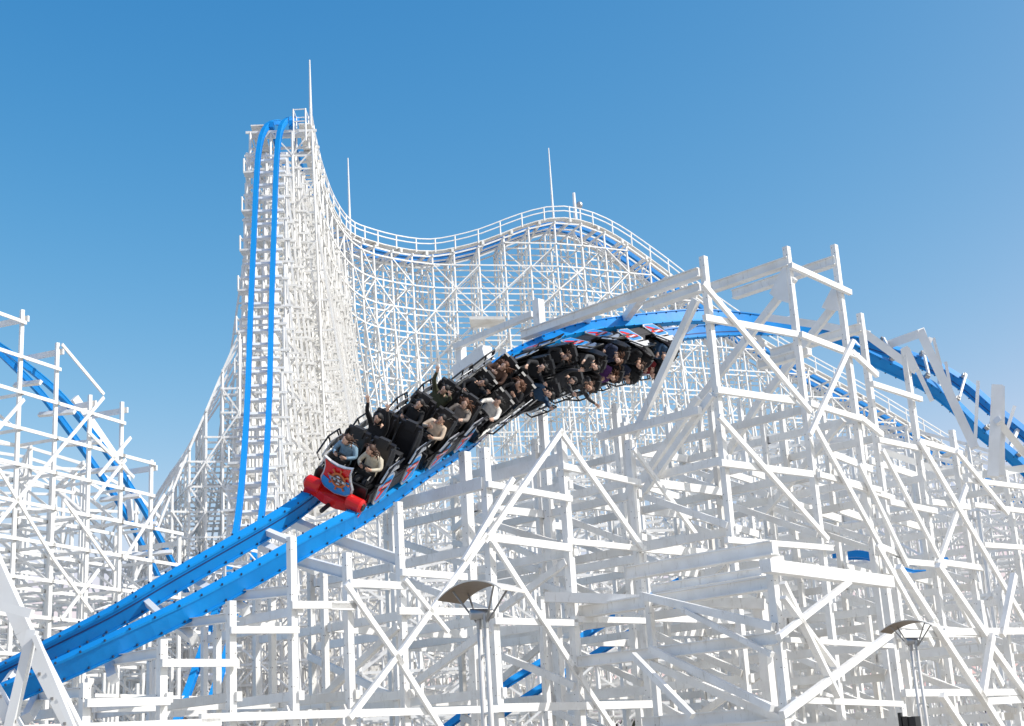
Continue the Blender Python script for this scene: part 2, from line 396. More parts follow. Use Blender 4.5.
EYE_M = mat('eye_dark', (.01, .01, .01), .3); LIP = mat('lips', (.40, .12, .10), .5); SHOE = mat('shoe', (.05, .05, .05), .6)
POSE = {  # right/left: (elbow, wrist, hand) in seat coordinates, x mirrored for the other arm
 'up': ((.27, .02, 1.42), (.25, .10, 1.68), (.26, .13, 1.78)),
 'out': ((.30, .02, 1.22), (.32, .24, 1.42), (.33, .30, 1.50)),
 'bar': ((.27, -.02, .90), (.14, .16, .90), (.10, .21, .92)),
 'forward': ((.27, .06, 1.02), (.24, .33, 1.12), (.23, .42, 1.15)),
 'chest': ((.27, -.02, .92), (.10, .14, 1.08), (.04, .18, 1.12))}
def rider(px, name_label, coat, hair, pr, pl, longhair=False, skin=0, M=None, tilt=0., face=0., hood=False, trousers='trousers', lean=.05):
    V = {}; E = []; Rr = {}
    def v(k, p, r): V[k] = np.array(p, float); Rr[k] = r
    v('pelvis', (0, -.16, .56), .150); v('waist', (0, -.19, .76), .145); v('chest', (0, -.20+lean*.5, .97), .165); v('neck0', (0, -.20+lean*.8, 1.125), .085); v('neck', (0, -.17+lean, 1.18), .055)
    v('head', (.0+tilt*.05, -.145+lean*1.2, 1.235), .06)
    E += [('pelvis', 'waist', 'coat'), ('waist', 'chest', 'coat'), ('chest', 'neck0', 'coat'), ('neck0', 'neck', 'skin'), ('neck', 'head', 'skin')]
    hands = []
    for s_, nm, po in ((1, 'r', pr), (-1, 'l', pl)):
        e, w_, h = [np.array(q)*np.array([s_, 1, 1]) for q in POSE[po]]
        v('sh'+nm, (.185*s_, -.20+lean*.6, 1.06), .075); v('el'+nm, e, .055); v('wr'+nm, w_, .036); v('ha'+nm, h, .034)
        E += [('chest', 'sh'+nm, 'coat'), ('sh'+nm, 'el'+nm, 'coat'), ('el'+nm, 'wr'+nm, 'coat'), ('wr'+nm, 'ha'+nm, 'skin')]
        v('kn'+nm, (.12*s_, .30, .64), .075); v('an'+nm, (.13*s_, .44, .30), .05); v('to'+nm, (.13*s_, .58, .24), .04)
        E += [('pelvis', 'kn'+nm, 'leg'), ('kn'+nm, 'an'+nm, 'leg'), ('an'+nm, 'to'+nm, 'shoe')]
        hands.append((w_, h, s_, po))
    keys = list(V); me = bpy.data.meshes.new('tmp'); me.from_pydata([tuple(V[k]) for k in keys], [(keys.index(a), keys.index(b)) for a, b, c in E], [])
    o = bpy.data.objects.new('tmp', me); COL.objects.link(o)
    md = o.modifiers.new('s', 'SKIN'); md.use_smooth_shade = True
    for i, k in enumerate(keys):
        me.skin_vertices[0].data[i].radius = (Rr[k]*(1.15 if k in ('waist', 'chest') else 1), Rr[k]*(.85 if k in ('waist', 'chest') else 1)); me.skin_vertices[0].data[i].use_root = (k == 'pelvis')
    sb = o.modifiers.new('d', 'SUBSURF'); sb.levels = 1; sb.render_levels = 1
    dg = bpy.context.evaluated_depsgraph_get(); dg.update()
    ev = bpy.data.meshes.new_from_object(o.evaluated_get(dg))
    bpy.data.objects.remove(o)
    mi = {'coat': 0, 'skin': 1, 'leg': 2, 'shoe': 3}
    segs = [(V[a], V[b], mi[c]) for a, b, c in E]
    b = MB(); vs = [tuple(q.co) for q in ev.vertices]
    for f in ev.polygons:
        c = np.array(f.center); best = min(segs, key=lambda s: np.linalg.norm(c-(s[0]+(s[1]-s[0])*max(0, min(1, (c-s[0])@(s[1]-s[0])/((s[1]-s[0])@(s[1]-s[0]))))))/1.)
        b.m.append(best[2]); b.f.append(tuple(f.vertices))
    b.v = vs; bpy.data.meshes.remove(ev)
    hc = np.array([tilt*.07, -.12+lean*1.4, 1.32-lean*.2])
    cf, sf = math.cos(face), math.sin(face)
    def H(x, y, z): return hc+np.array([x*cf-y*sf, x*sf+y*cf, z])
    def headfn(p):
        x, y, z = p; k = 1-.28*max(0, -z/.12); 
        return np.array([x*k*cf-y*k*sf, x*k*sf+y*k*cf, z])
    b.ell(hc, .078, .095, .118, 1, 14, 10, headfn)
    b.ell(H(0, .098, -.015), .013, .018, .024, 1, 6, 5)            # nose
    for s_ in (1, -1):
        b.ell(H(.031*s_, .084, .014), .011, .007, .006, 4, 6, 4); b.ell(H(.078*s_, 0, 0), .010, .018, .028, 1, 6, 4)
        b.bar(H(.018*s_, .088, .036), H(.044*s_, .082, .037), .006, .004, 5)
    b.ell(H(0, .086, -.058), .024, .008, .011 if 'up' in (pr, pl) else .007, 6, 8, 4)
    for w_, h, s_, po in hands:                                      # palm, four unequal fingers, thumb
        t = nrm(h-w_); side = nrm(np.cross(t, (0, 1, 0) if abs(t[1]) < .8 else (0, 0, 1))); nn = np.cross(side, t)
        b.bar(w_+t*.04, h+t*.025, .072, .026, 1, up=nn)
        curl = .25 if po in ('up', 'out') else 1.1
        for q, L in enumerate((.060, .070, .066, .052)):
            base = h+t*.02+side*(q-1.5)*.019*(1.25 if po in ('up', 'out') else 1)
            t1 = nrm(t+side*(q-1.5)*.12-nn*curl*.3); t2 = nrm(t1-nn*curl*.8)
            b.tube([base-t*.01, base+t1*L*.5, base+t1*L*.5+t2*L*.5], [.0095, .0085, .006], 1, 5)
        th = h-t*.03-side*.030; b.tube([th, th-side*.03+t*.02, th-side*.036+t*.052-nn*.01], [.012, .011, .007], 1, 5)
    # collar and cuffs
    b.tube([(0, -.19+lean*.8, 1.11), (0, -.175+lean, 1.16)], [.085, .072], 0, 10, False)
    sm = b.build('person', [CL[coat], SKIN[skin], CL[trousers], SHOE, EYE_M, HAIR[hair], LIP], None, True)
    tag(sm, name_label, 'person', 'people riding the coaster train'); sm.matrix_basis = M
    hb = MB()
    def hf(p):
        x, y, z = p
        if y > 0: y *= .90
        if y > .01 and z < .036: y = .01
        z = max(z, -.075 if not longhair else -.09)
        n = 1+.05*math.sin(x*90)*math.cos(y*70+z*50)
        x *= n; y *= n; return np.array([x*cf-y*sf, x*sf+y*cf, z])
    hb.ell(hc+np.array([sf*.016, -cf*.016, .016]), .094, .106, .120, 0, 16, 10, hf)
    rnd = random.Random(px)
    if hood:
        hb.ell(hc+np.array([0, -.045, -.03]), .115, .11, .15, 1, 12, 8, lambda p: np.array([p[0], min(p[1], .03), p[2]]))
    else:
        for k in range(36 if longhair else 18):
            an = rnd.uniform(0, math.pi*2); x0 = .085*math.cos(an); y0 = -.03+.085*math.sin(an)
            if y0 > .03: continue
            L = rnd.uniform(.14, .30) if longhair else rnd.uniform(.02, .06)
            st = H(x0, y0, rnd.uniform(-.04, .06)); e = st+np.array([x0*rnd.uniform(.5, 2.2), rnd.uniform(-.14, .0), rnd.uniform(-L, L*.25)])
            hb.tube([st, (st+e)/2+np.array([x0*.3, -.02, .02]), e], [.018, .014, .004], 0, 4)
    h_ = hb.build('hair', [HAIR[hair], CL[coat]], None, True); h_.parent = sm
    return sm
RID = [  # row, side (-1 = far seat at the rider's right is +x), coat, hair, right arm, left arm, long, label
 (0, 1, 'light_blue', 'brown', 'bar', 'bar', True, 0, 'rider in a pale blue jacket gripping the bar in the very first row, head bowed', {'lean': .16}),
 (0, -1, 'cream', 'brown', 'bar', 'bar', True, 1, 'rider in cream knit with brown hair, first row, behind the nose shield on the right', {'lean': .14}),
 (1, 1, 'black', 'black', 'up', 'up', False, 0, 'rider in a black hooded top alone in the second row, both arms straight up', {'hood': True}),
 (2, 1, 'black', 'black', 'bar', 'bar', True, 0, 'black clad rider in the third row beside the rider in cream fleece', {}),
 (2, -1, 'fleece', 'black', 'chest', 'bar', False, 1, 'rider in a cream fleece jacket in the third row with hands held at the chest', {}),
 (3, 1, 'olive', 'black', 'up', 'out', False, 0, 'rider in an olive jacket in the fourth row raising both fists', {}),
 (3, -1, 'beige', 'auburn', 'bar', 'forward', True, 0, 'rider in a beige coat with long loose hair in the fourth row reaching forward', {}),
 (4, 1, 'black', 'black', 'bar', 'out', False, 1, 'rider in black behind the raised olive sleeves in the fifth row', {}),
 (4, -1, 'white', 'black', 'forward', 'forward', False, 0, 'rider in a white sweater in the fifth row, both arms stretched forward', {}),
 (5, 1, 'brown', 'auburn', 'chest', 'bar', True, 0, 'rider in a brown fluffy coat in the sixth row with long hair blown about', {}),
 (5, -1, 'black', 'auburn', 'bar', 'chest', True, 1, 'rider in black with auburn hair in the sixth row, right behind the white sweater', {}),
 (6, 1, 'black', 'black', 'forward', 'out', False, 0, 'rider in black in the seventh row with one forearm held out at mid train', {}),
 (6, -1, 'denim', 'black', 'bar', 'out', False, 0, 'rider in a denim blue sleeve in the seventh row, arm dangling towards the posts below', {}),
 (7, 1, 'black', 'brown', 'bar', 'bar', False, 1, 'rider in black with short brown hair in the eighth row, under a flat side panel', {}),
 (7, -1, 'grey', 'black', 'up', 'out', False, 0, 'rider in a dark grey hooded top in the eighth row with both arms hanging out', {'hood': True}),
 (8, 1, 'grey', 'black', 'forward', 'bar', False, 0, 'rider in dark grey with black hair in the ninth row stretching a hand forward', {}),
 (8, -1, 'grey', 'brown', 'out', 'up', False, 1, 'rider in dark grey with brown hair in the ninth row, one arm flung up', {}),
 (9, 1, 'navy', 'auburn', 'bar', 'bar', True, 0, 'rider in navy with flying auburn hair in the tenth row', {}),
 (9, -1, 'purple', 'auburn', 'bar', 'chest', True, 0, 'rider in a purple top in the tenth row', {}),
 (10, 1, 'black', 'brown', 'bar', 'bar', False, 1, 'rider in black with bare face turned out in the eleventh row', {}),
 (10, -1, 'navy', 'black', 'bar', 'chest', False, 0, 'rider in navy with short black hair in the eleventh row', {}),
 (11, 1, 'denim', 'black', 'chest', 'bar', False, 0, 'rider in a dark blue jacket in the last row beneath the rearmost side panel', {}),
 (11, -1, 'dark_red', 'black', 'chest', 'bar', False, 0, 'rider in a dark red shirt in the last row, lowest at the train end', {}),
]
for k, (row, sx, coat, hair, pr, pl, lg, sk, lab, kw) in enumerate(RID):
    M = cars[row//2] @ Matrix.Translation((.30*sx, ROW if row % 2 == 0 else -ROW, -.14)) @ Matrix.Scale(.94, 4)
    rider(k, lab, coat, hair, pr, pl, lg, sk, M, tilt=random.uniform(-1, 1), face=random.uniform(-.5, .5), **kw)

# ------------------------------------------------------------------ generic trestle of bents
def plan_dirs(pts):
    t = np.gradient(np.array(pts)[:, :2], axis=0); t /= np.linalg.norm(t, axis=1)[:, None]+1e-9
    return t, np.stack([-t[:, 1], t[:, 0]], 1)
def trestle(name, label, ctrl, spacing, offs, hstep, wp, wb, group, batter=0., under=.5, xb=.7, world=False, seed=1, mats=None, zmin=0., chord=True, capdrop=0., wide=0.0, cat='coaster trestle', outer=None):
    rnd = random.Random(seed); W = [c if world else at(*c) for c in ctrl]
    q = catmull([list(a) for a in W], 8)
    s = np.concatenate([[0], np.cumsum(np.linalg.norm(np.diff(q[:, :2], axis=0), axis=1))])
    n = max(2, int(s[-1]/spacing)); st = [np.array([np.interp(s[-1]*i/n, s, q[:, k]) for k in range(3)]) for i in range(n+1)]
    t, nn = plan_dirs(st)
    mid = st[len(st)//2]; root = thing(name, label, cat, (mid[0], mid[1], 0), group)
    mt = mats or [WHITE]
    tops = [p[2]-under for p in st]
    def pos(i, o, z):
        k = 1+wide*(tops[i]-z)/10.
        return np.array([st[i][0]+nn[i][0]*o*k, st[i][1]+nn[i][1]*o*k, z])
    for i, p in enumerate(st):
        b = MB(); zt = tops[i]
        if zt < 1: continue
        for o in offs: b.bar(pos(i, o, 0), pos(i, o, zt), wp, wp)
        b.bar(pos(i, offs[0]-.3, zt), pos(i, offs[-1]+.3, zt), wp*.8, wp*1.3)
        lv = [z for z in np.arange(hstep, zt-.3, hstep) if z >= zmin]
        for z in lv:
            b.bar(pos(i, offs[0]-.15, z)+np.array([t[i][0], t[i][1], 0])*wp*.62, pos(i, offs[-1]+.15, z)+np.array([t[i][0], t[i][1], 0])*wp*.62, wb*.5, wb)
        zz = [0]+lv+[zt]
        for a, c in zip(zz[:-1], zz[1:]):
            for j in range(len(offs)-1):
                if c < zmin: continue
                if rnd.random() < xb:
                    e = np.array([t[i][0], t[i][1], 0])*wp*-.6
                    if (j+int(a/hstep)) % 2: b.bar(pos(i, offs[j], a)+e, pos(i, offs[j+1], c)+e, wb*.45, wb*.8)
                    else: b.bar(pos(i, offs[j], c)+e, pos(i, offs[j+1], a)+e, wb*.45, wb*.8)
        if batter:
            for sgn, o in ((-1, offs[0]), (1, offs[-1])):
                if outer is not None and sgn not in outer: continue
                kk = zt*.85; foot = pos(i, o+sgn*batter*zt, 0); b.bar(pos(i, o, kk), foot, wp*.9, wp*.9)
                for z in lv:
                    if z < kk: b.bar(pos(i, o, z), kk and pos(i, o, kk)+(foot-pos(i, o, kk))*((kk-z)/kk), wb*.5, wb)
        b.build('bent', mt, root)
    # ledgers: one mesh per bay and level group, so each run can be told apart
    rows = list(offs)
    for j, o in enumerate(rows):
        runs = {}; ch = MB()
        for i in range(n):
            zt = min(tops[i], tops[i+1])
            a, c = pos(i, o, tops[i]), pos(i+1, o, tops[i+1])
            if chord and zt > 1: ch.bar(a, c, wb*.6, wb*1.1)
            e = np.array([nn[i][0], nn[i][1], 0])*wp*(-.62 if o <= 0 else .62)
            lv = [z for z in np.arange(hstep, zt-.2, hstep) if z >= zmin]
            for k, z in enumerate(lv): runs.setdefault(k, MB()).bar(pos(i, o, z)+e, pos(i+1, o, z)+e, wb*.5, wb)
            for k, (z0, z1) in enumerate(zip([0]+lv[:-1], lv)):
                if rnd.random() < xb*.6:
                    if (i+k) % 2: runs[k].bar(pos(i, o, z0)+e*1.6, pos(i+1, o, z1)+e*1.6, wb*.4, wb*.8)
                    else: runs[k].bar(pos(i, o, z1)+e*1.6, pos(i+1, o, z0)+e*1.6, wb*.4, wb*.8)
        if ch.v: ch.build('top_chord', mt, root)
        for k in runs: runs[k].build('ledger', mt, root)
    return root, st, t, nn
GRP = 'white trestles holding up the coaster'

# lift / camelback line behind everything
Bc = [(281, 121, 97.5), (284, 135, 99.5), (289, 156, 103), (297, 182, 107), (309, 210, 112), (326, 232, 117), (350, 243, 121), (390, 253, 124), (430, 256, 126), (475, 247, 127), (520, 230, 128), (558, 223, 129),
      (600, 237, 131), (645, 267, 133), (690, 301, 135), (760, 348, 138), (850, 398, 142), (930, 446, 146), (1010, 495, 150), (1080, 535, 153)]
root_b, st_b, t_b, n_b = trestle('camelback_trestle', 'distant white lattice trestle rising to a rounded hill with handrails, right of the tall tower', Bc, 2.1, (-2.0, -.7, .7, 2.0), 2.0, .125, .11, GRP, batter=.07, under=.75, xb=.85, seed=3, wide=.10)
PB = Path([(*at(*c), 0) for c in Bc], world=True)
make_track(PB, 'coaster_track', 'blue track with walkways along the top of the distant rounded hill', 'blue coaster tracks', 1.3, .24, .42, 1.2, 0, detail=False)
for sgn, tg in ((1, 'far'), (-1, 'near')):
    wk = MB(); hr = MB(); d_ = 0; prev = None
    sweep(wk, PB, [(-.42, -.30), (.42, -.30), (.42, -.22), (-.42, -.22)], 0, PB.L, 1.2, (1, sgn*1.55)); 
    wk.build('walkway', [WHITE2], root_b)
    if sgn > 0: continue
    for hh in (.36, .76):
        sweep(hr, PB, [(-.045, hh-.04), (.045, hh-.04), (.045, hh+.04), (-.045, hh+.04)], 0, PB.L, 1.2, (1, sgn*1.95))
    while d_ < PB.L:
        p, t, l, u = PB.frame(d_); a = p+l*sgn*1.95
        hr.bar(a-np.array([0, 0, .4]), a+np.array([0, 0, .80]), .09, .09); d_ += 2.0
    hr.build('handrail', [WHITE], root_b)
d_ = 1.
while d_ < PB.L:
    p, t, l, u = PB.frame(d_); b = MB(); b.bar(p-l*2.1-u*.5, p+l*2.1-u*.5, .2, .3); b.build('crossbeam', [WHITE2], root_b); d_ += 2.6

# steep drop tower: bents under the drop track
Dc = [(291, 120, 99.6, 0), (284, 118, 98.6, 0), (276, 121, 97.3, 0), (270, 132, 96.3, 0), (266.5, 160, 95.3, 0), (264, 220, 94, 0), (261, 300, 92, 0), (258, 400, 89, 0), (252, 490, 85.5, 0), (245, 540, 83, 0), (231, 597, 80, 0), (200, 690, 74, 0), (184, 735, 71, 0)]
PD = Path([(*at(*c[:3]), 0) for c in Dc], world=True)
make_track(PD, 'coaster_track', 'pair of blue rails plunging almost straight down the face of the tall tower', 'blue coaster tracks', 1.22, .23, .30, .8, 0, detail=False)
tw = at(270, 300, 95)
root_t = thing('drop_tower', 'tallest white lattice tower with the plunging blue rails on its face', 'coaster tower', (tw[0], tw[1], 0), GRP)
rnd = random.Random(5)
stations = [(266, 150, 95.6), (265.5, 180, 95.0), (264.5, 215, 94.2), (263, 262, 93), (261.5, 315, 91.6), (259, 370, 90), (256, 425, 88.1), (251, 480, 85.9), (241, 540, 82.8), (226, 600, 79.2)]
top_edge = [(-1, 0)]
def towpos(c, o, z): return np.array([c[0]+o, c[1]+o*.12, z])
offs0 = (-1.2, -.6, 0, .65, 1.3)
def tower_bent(c, zt, offs, wl, wr, wp, hs, xb, nm='bent'):
    b = MB()
    for o in offs: b.bar(towpos(c, o, 0), towpos(c, o, zt+(.8 if abs(o) > 1.4 else 0)), wp, wp)
    ol = offs[0]; orr = offs[-1]
    lv = list(np.arange(hs*(.5+rnd.random()*.1), zt+.3, hs))
    def leftx(z): return ol-max(0, (zt*.93-z))*wl
    def rightx(z): return orr+max(0, (zt-z))*wr
    b.bar(towpos(c, leftx(0), 0), towpos(c, ol, zt*.93), wp, wp); b.bar(towpos(c, rightx(0), 0), towpos(c, orr, zt), wp, wp)
    b.bar(towpos(c, (rightx(0)+orr)/2, 0), towpos(c, orr, zt*.8), wp, wp)
    b.bar(towpos(c, rightx(0)*.75, 0), towpos(c, orr+.2, zt*.62), wp, wp)
    for k, z in enumerate(lv):
        e = np.array([0, -wp*.7, 0]); 
        dz = rnd.uniform(-.25, .25); b.bar(towpos(c, leftx(z)-.15, z+dz)+e, towpos(c, rightx(z)+.2, z+dz*rnd.uniform(.2, 1))+e, wp*.45, wp*.95)
        xs = list(np.linspace(leftx(z), rightx(z), max(4, int((rightx(z)-leftx(z))/1.6)+1)))
        if k+1 < len(lv):
            for j in range(len(xs)-1):
                if rnd.random() < xb:
                    a, d2 = (xs[j], xs[j+1]) if (j+k) % 2 else (xs[j+1], xs[j])
                    b.bar(towpos(c, a, z)-e, towpos(c, d2, lv[k+1])-e, wp*.45, wp*.85)
    b.build(nm, [WHITE], root_t)
for i, (px, py, Y) in enumerate(stations):
    c = at(px, py, Y+.9); tower_bent(c, c[2]-.2, offs0, .02, .10, .145, 1.55, .95)
# inner bents between the drop and the back line
for i in range(12):
    k = i/11.; Y = 97.5+k*17; px = 276+k*48; py = 145+k*92
    c = at(px, py, Y); tower_bent(c, c[2]-1.5, (-1.4, -.5, .5, 1.4), .010, .10, .135, 1.6, .95)
# side platforms climbing the tower edge (ladder-like maintenance landings)
for i in range(14):
    z = 12+i*2.9; p = at(262, 300, 92); zt = at(266, 150, 95.6)[2]
    if z > zt: break
    # depth where the drop reaches this height
    dd = np.linspace(0, PD.L, 500); q = min((PD.frame(x)[0] for x in dd if x > 3), key=lambda a: abs(a[2]-z))
    b = MB(); b.bar((q[0]-1.45, q[1]+.5, z), (q[0]-.75, q[1]+.5, z), .9, .12); b.bar((q[0]-1.42, q[1]+.1, z+.9), (q[0]-1.42, q[1]+.9, z+.9), .08, .08); b.bar((q[0]-1.42, q[1]+.1, z), (q[0]-1.42, q[1]+.1, z+.95), .08, .08)
    b.build('landing', [WHITE], root_t)
d_ = 6.
while d_ < PD.L-4:
    p, t, l, u = PD.frame(d_); b = MB(); b.bar(p-l*1.15-u*.45, p+l*1.15-u*.45, .16, .26, up=u); b.build('cross_tie', [WHITE], root_t); d_ += 1.0
# crown platform on the tower
b = MB(); c = at(301, 128, 98)
for dx in (-.4, .4):
    for dy in (-.6, .6): b.bar((c[0]+dx, c[1]+dy, c[2]-1.2), (c[0]+dx, c[1]+dy, c[2]+1.1), .08, .08)
for z in (.2, 1.05):
    for q in (-.4, .4): b.bar((c[0]-.4, c[1]+q*1.5, c[2]+z), (c[0]+.4, c[1]+q*1.5, c[2]+z), .06, .06); b.bar((c[0]+q, c[1]-.6, c[2]+z), (c[0]+q, c[1]+.6, c[2]+z), .06, .06)
b.build('crown_platform', [WHITE], root_t)

# left wing of the tower
trestle('wing_trestle', 'white lattice wing with sloping edge descending left from the foot of the tall tower', [(240, 340, 90), (222, 378, 89.8), (200, 425, 89.4), (182, 462, 89), (165, 500, 88.5), (148, 545, 88), (128, 590, 87.5)], 1.0, (-5.2, -3.4, -1.7, 0, 1.2), 1.4, .12, .11, GRP, batter=0, under=.0, xb=1.3, seed=8)

# lightning rods
for (x0, y0, x1, y1, Y, par, what) in ((309.5, 60, 311, 128, 99, root_t, 0), (348, 158, 350, 232, 119.5, root_b, 0), (550.5, 148, 554, 226, 130, root_b, 0), (574, 193, 576, 224, 130.5, root_b, 1)):
    b = MB(); a = at(x1, y1, Y); t = at(x0, y0, Y); top = Z(a, t[2]); 
    b.tube([a, (a+top)/2, top], [.13, .09, .05] if not what else [.2, .16, .14], 0, 6); b.build('lightning_rod' if not what else 'flag_post', [STEEL], par)
b = MB(); a = at(581, 226, 131); t = at(580, 205, 131); b.tube([a, Z(a, t[2])], .08, 0); b.ell(Z(a, t[2]), .28, .28, .32, 1, 10, 6); b.build('beacon_lamp', [STEEL, GALV], root_b)
b = MB(); a = at(470, 322, 123); b2 = at(505, 322, 123); b.bar(a, b2, 2.2, .25); b.build('maintenance_platform', [WHITE2], root_b)

# middle-distance lattice masses
trestle('background_trestle', 'dense white lattice trestle low behind the foreground posts, left of the middle', [(130, 600, 84), (230, 560, 82), (330, 515, 80), (430, 480, 79), (540, 462, 78)], 1.8, (-3.2, -1.1, 1.1, 3.2), 1.6, .11, .10, GRP, xb=1.2, seed=11, under=.2)
trestle('background_trestle', 'dense white lattice trestle low behind the foreground posts, below the middle of the frame', [(520, 470, 88), (620, 462, 88), (720, 455, 87), (830, 452, 86), (950, 460, 85), (1090, 478, 84)], 1.9, (-3.2, -1.1, 1.1, 3.2), 1.6, .11, .10, GRP, xb=1.2, seed=12, under=.2)
trestle('background_trestle', 'white lattice trestle at mid distance under the train, nearer than the dense rows', [(350, 575, 60), (450, 548, 61), (560, 528, 62), (680, 505, 63)], 2.0, (-2.2, 0, 2.2), 1.55, .115, .10, GRP, xb=1., seed=13, under=.2)
trestle('background_trestle', 'white lattice trestle at mid distance at the lower right, behind the right lamp', [(690, 455, 64), (780, 440, 64), (880, 432, 63), (980, 455, 62), (1090, 495, 61)], 2.0, (-2.2, 0, 2.2), 1.55, .115, .10, GRP, xb=1., seed=14, under=.2)
trestle('background_trestle', 'low white lattice trestle along the horizon, farthest back', [(-60, 640, 120), (200, 610, 118), (450, 590, 116), (700, 575, 114), (1100, 560, 112)], 2.6, (-3, 0, 3), 2.0, .14, .13, GRP, xb=.7, seed=15, under=.2)

# ------------------------------------------------------------------ left structure with its own drop
LSd = nrm([.37, .93, 0]); LSn = np.array([-LSd[1], LSd[0], 0])
o0 = at(17, 450, 62)
def ls(i, k, z): return np.array([o0[0], o0[1], 0])+LSd*i*2.13+LSn*k*1.9+np.array([0, 0, z])
root_l = thing('left_trestle', 'stepped white lattice trestle at the left edge with a dark blue rail pair diving through', 'coaster trestle', ls(1, 0, 0), GRP)
topy = {-3: 290, -2: 296, -1: 302, 0: 310, 1: 343, 2: 395, 3: 402, 4: 460, 5: 535, 6: 585}
def ls_top(i):
    # height whose picture row is topy on the front post
    lo, hi = 0, 40
    for _ in range(40):
        m = (lo+hi)/2
        if proj(ls(i, 0, m))[1] > topy[i]: lo = m
        else: hi = m
    return lo
HL = 1.45; zref = ls_top(0)-.55
def levels(zt): return [z for z in np.arange(zref-16*HL, zref+.01+HL*2, HL) if .3 < z < zt-.1]
for i in range(-3, 7):
    zt = ls_top(i); b = MB(); nk = 4
    ztk = [zt, zt-3.2 if i > -1 else zt-2., zt-4.2 if i > -1 else zt-2.5, zt if i in (-3, -1, 1) else zt-3.3]
    for k in range(nk): b.bar(ls(i, k, 0), ls(i, k, ztk[k]), .145, .145)
    b.bar(ls(i, -.1, zt-.35)+LSd*.16, ls(i, 1.2, zt-.35)+LSd*.16, .1, .24)
    lv = levels(zt)
    for q, z in enumerate(lv):
        for k in range(nk-1):
            if z < max(ztk[k], ztk[k+1])-3 or z < min(ztk[k], ztk[k+1]): b.bar(ls(i, k-.05, z)+LSd*.16, ls(i, k+1.05, z)+LSd*.16, .06, .12)
            if q and (q+k) % 2 and z < min(ztk[k], ztk[k+1]): b.bar(ls(i, k, z-HL)-LSd*.14, ls(i, k+1, z)-LSd*.14, .06, .10)
    b.build('bent', [WHITE], root_l)
for k in range(4):
    runs = {}; dz = (0, 3.2, 4.2, 3.3)[k]
    for i in range(-3, 6):
        for z in levels(ls_top(i)):
            if z < ls_top(i+1)-dz+.2:
                e = -LSn*(.15 if k == 0 else -.15)
                runs.setdefault(round(z, 2), MB()).bar(ls(i-.04, k, z)+e, ls(i+1.04, k, z)+e, .06, .14)
    for z in runs: runs[z].build('ledger', [WHITE], root_l)
for (x1, y1, x2, y2) in ((100, 398, 18, 495), (18, 495, -20, 540), (58, 345, 100, 395), (-5, 470, 50, 560), (50, 560, 88, 612), (127, 438, 95, 476), (84, 432, 130, 478), (60, 500, 110, 570), (122, 460, 90, 500), (161, 495, 120, 560), (20, 400, -15, 440), (95, 570, 57, 620)):
    pl = [ls(-6, 0, 0)[:2], ls(9, 0, 0)[:2]]; b = MB(); e = -LSn*-.1
    b.bar(hit(x1, y1, pl)+LSn*-.2, hit(x2, y2, pl)+LSn*-.2, .06, .14); b.build('brace', [WHITE], root_l)
PL = Path([(-60, 310, 63, -14), (-10, 338, 64, -13), (20, 362, 65, -12), (50, 390, 66.5, -8), (78, 425, 68.5, -4), (105, 462, 71, 0), (130, 500, 73.5, 0), (152, 540, 76, 0), (172, 580, 79, 0), (200, 640, 83, 0)])
make_track(PL, 'coaster_track', 'dark blue rail pair curving steeply down through the stepped trestle on the left', 'blue coaster tracks', 1.0, .13, .24, .5, 0, detail=False)
d_ = .8
while d_ < PL.L:
    p, t, l, u = PL.frame(d_); b = MB(); b.bar(p-l*1.0-u*.5, p+l*1.0-u*.5, .14, .2, up=u); b.build('cross_tie', [WHITE], root_l); d_ += 1.9
b = MB(); b.bar(at(74, 398, 70.5), at(127, 476, 73.5), .22, .4); b.bar(at(127, 476, 73.5), at(131, 520, 74.5), .22, .3); b.build('girder', [WHITE], root_l)
trestle('background_trestle', 'thin white lattice trestle behind the stepped trestle at the left edge', [(-120, 440, 84), (-30, 450, 86), (50, 465, 88), (110, 500, 90), (150, 545, 92)], 2.3, (-3.5, -1.2, 1.2, 3.5), 2.2, .17, .15, GRP, xb=.7, seed=21, under=.2)

# small blue track pieces glimpsed through the lattice
make_track(Path([(690, 585, 48, 50), (625, 622, 46.5, 50), (560, 662, 45, 50), (500, 700, 44, 50), (450, 738, 43, 50)]), 'coaster_track', 'short bright blue rails glimpsed low through the lattice below the train', 'blue coaster tracks', .66, .13, .12, .5, 0, detail=False)
make_track(Path([(835, 553, 60, 0), (865, 552, 59.5, 0), (895, 561, 59, 10), (925, 566, 59, 20), (950, 560, 59, 25)]), 'coaster_track', 'short dark blue rails half hidden behind the posts right of the two big white beams', 'blue coaster tracks', .95, .15, .22, .5, 0, detail=False)

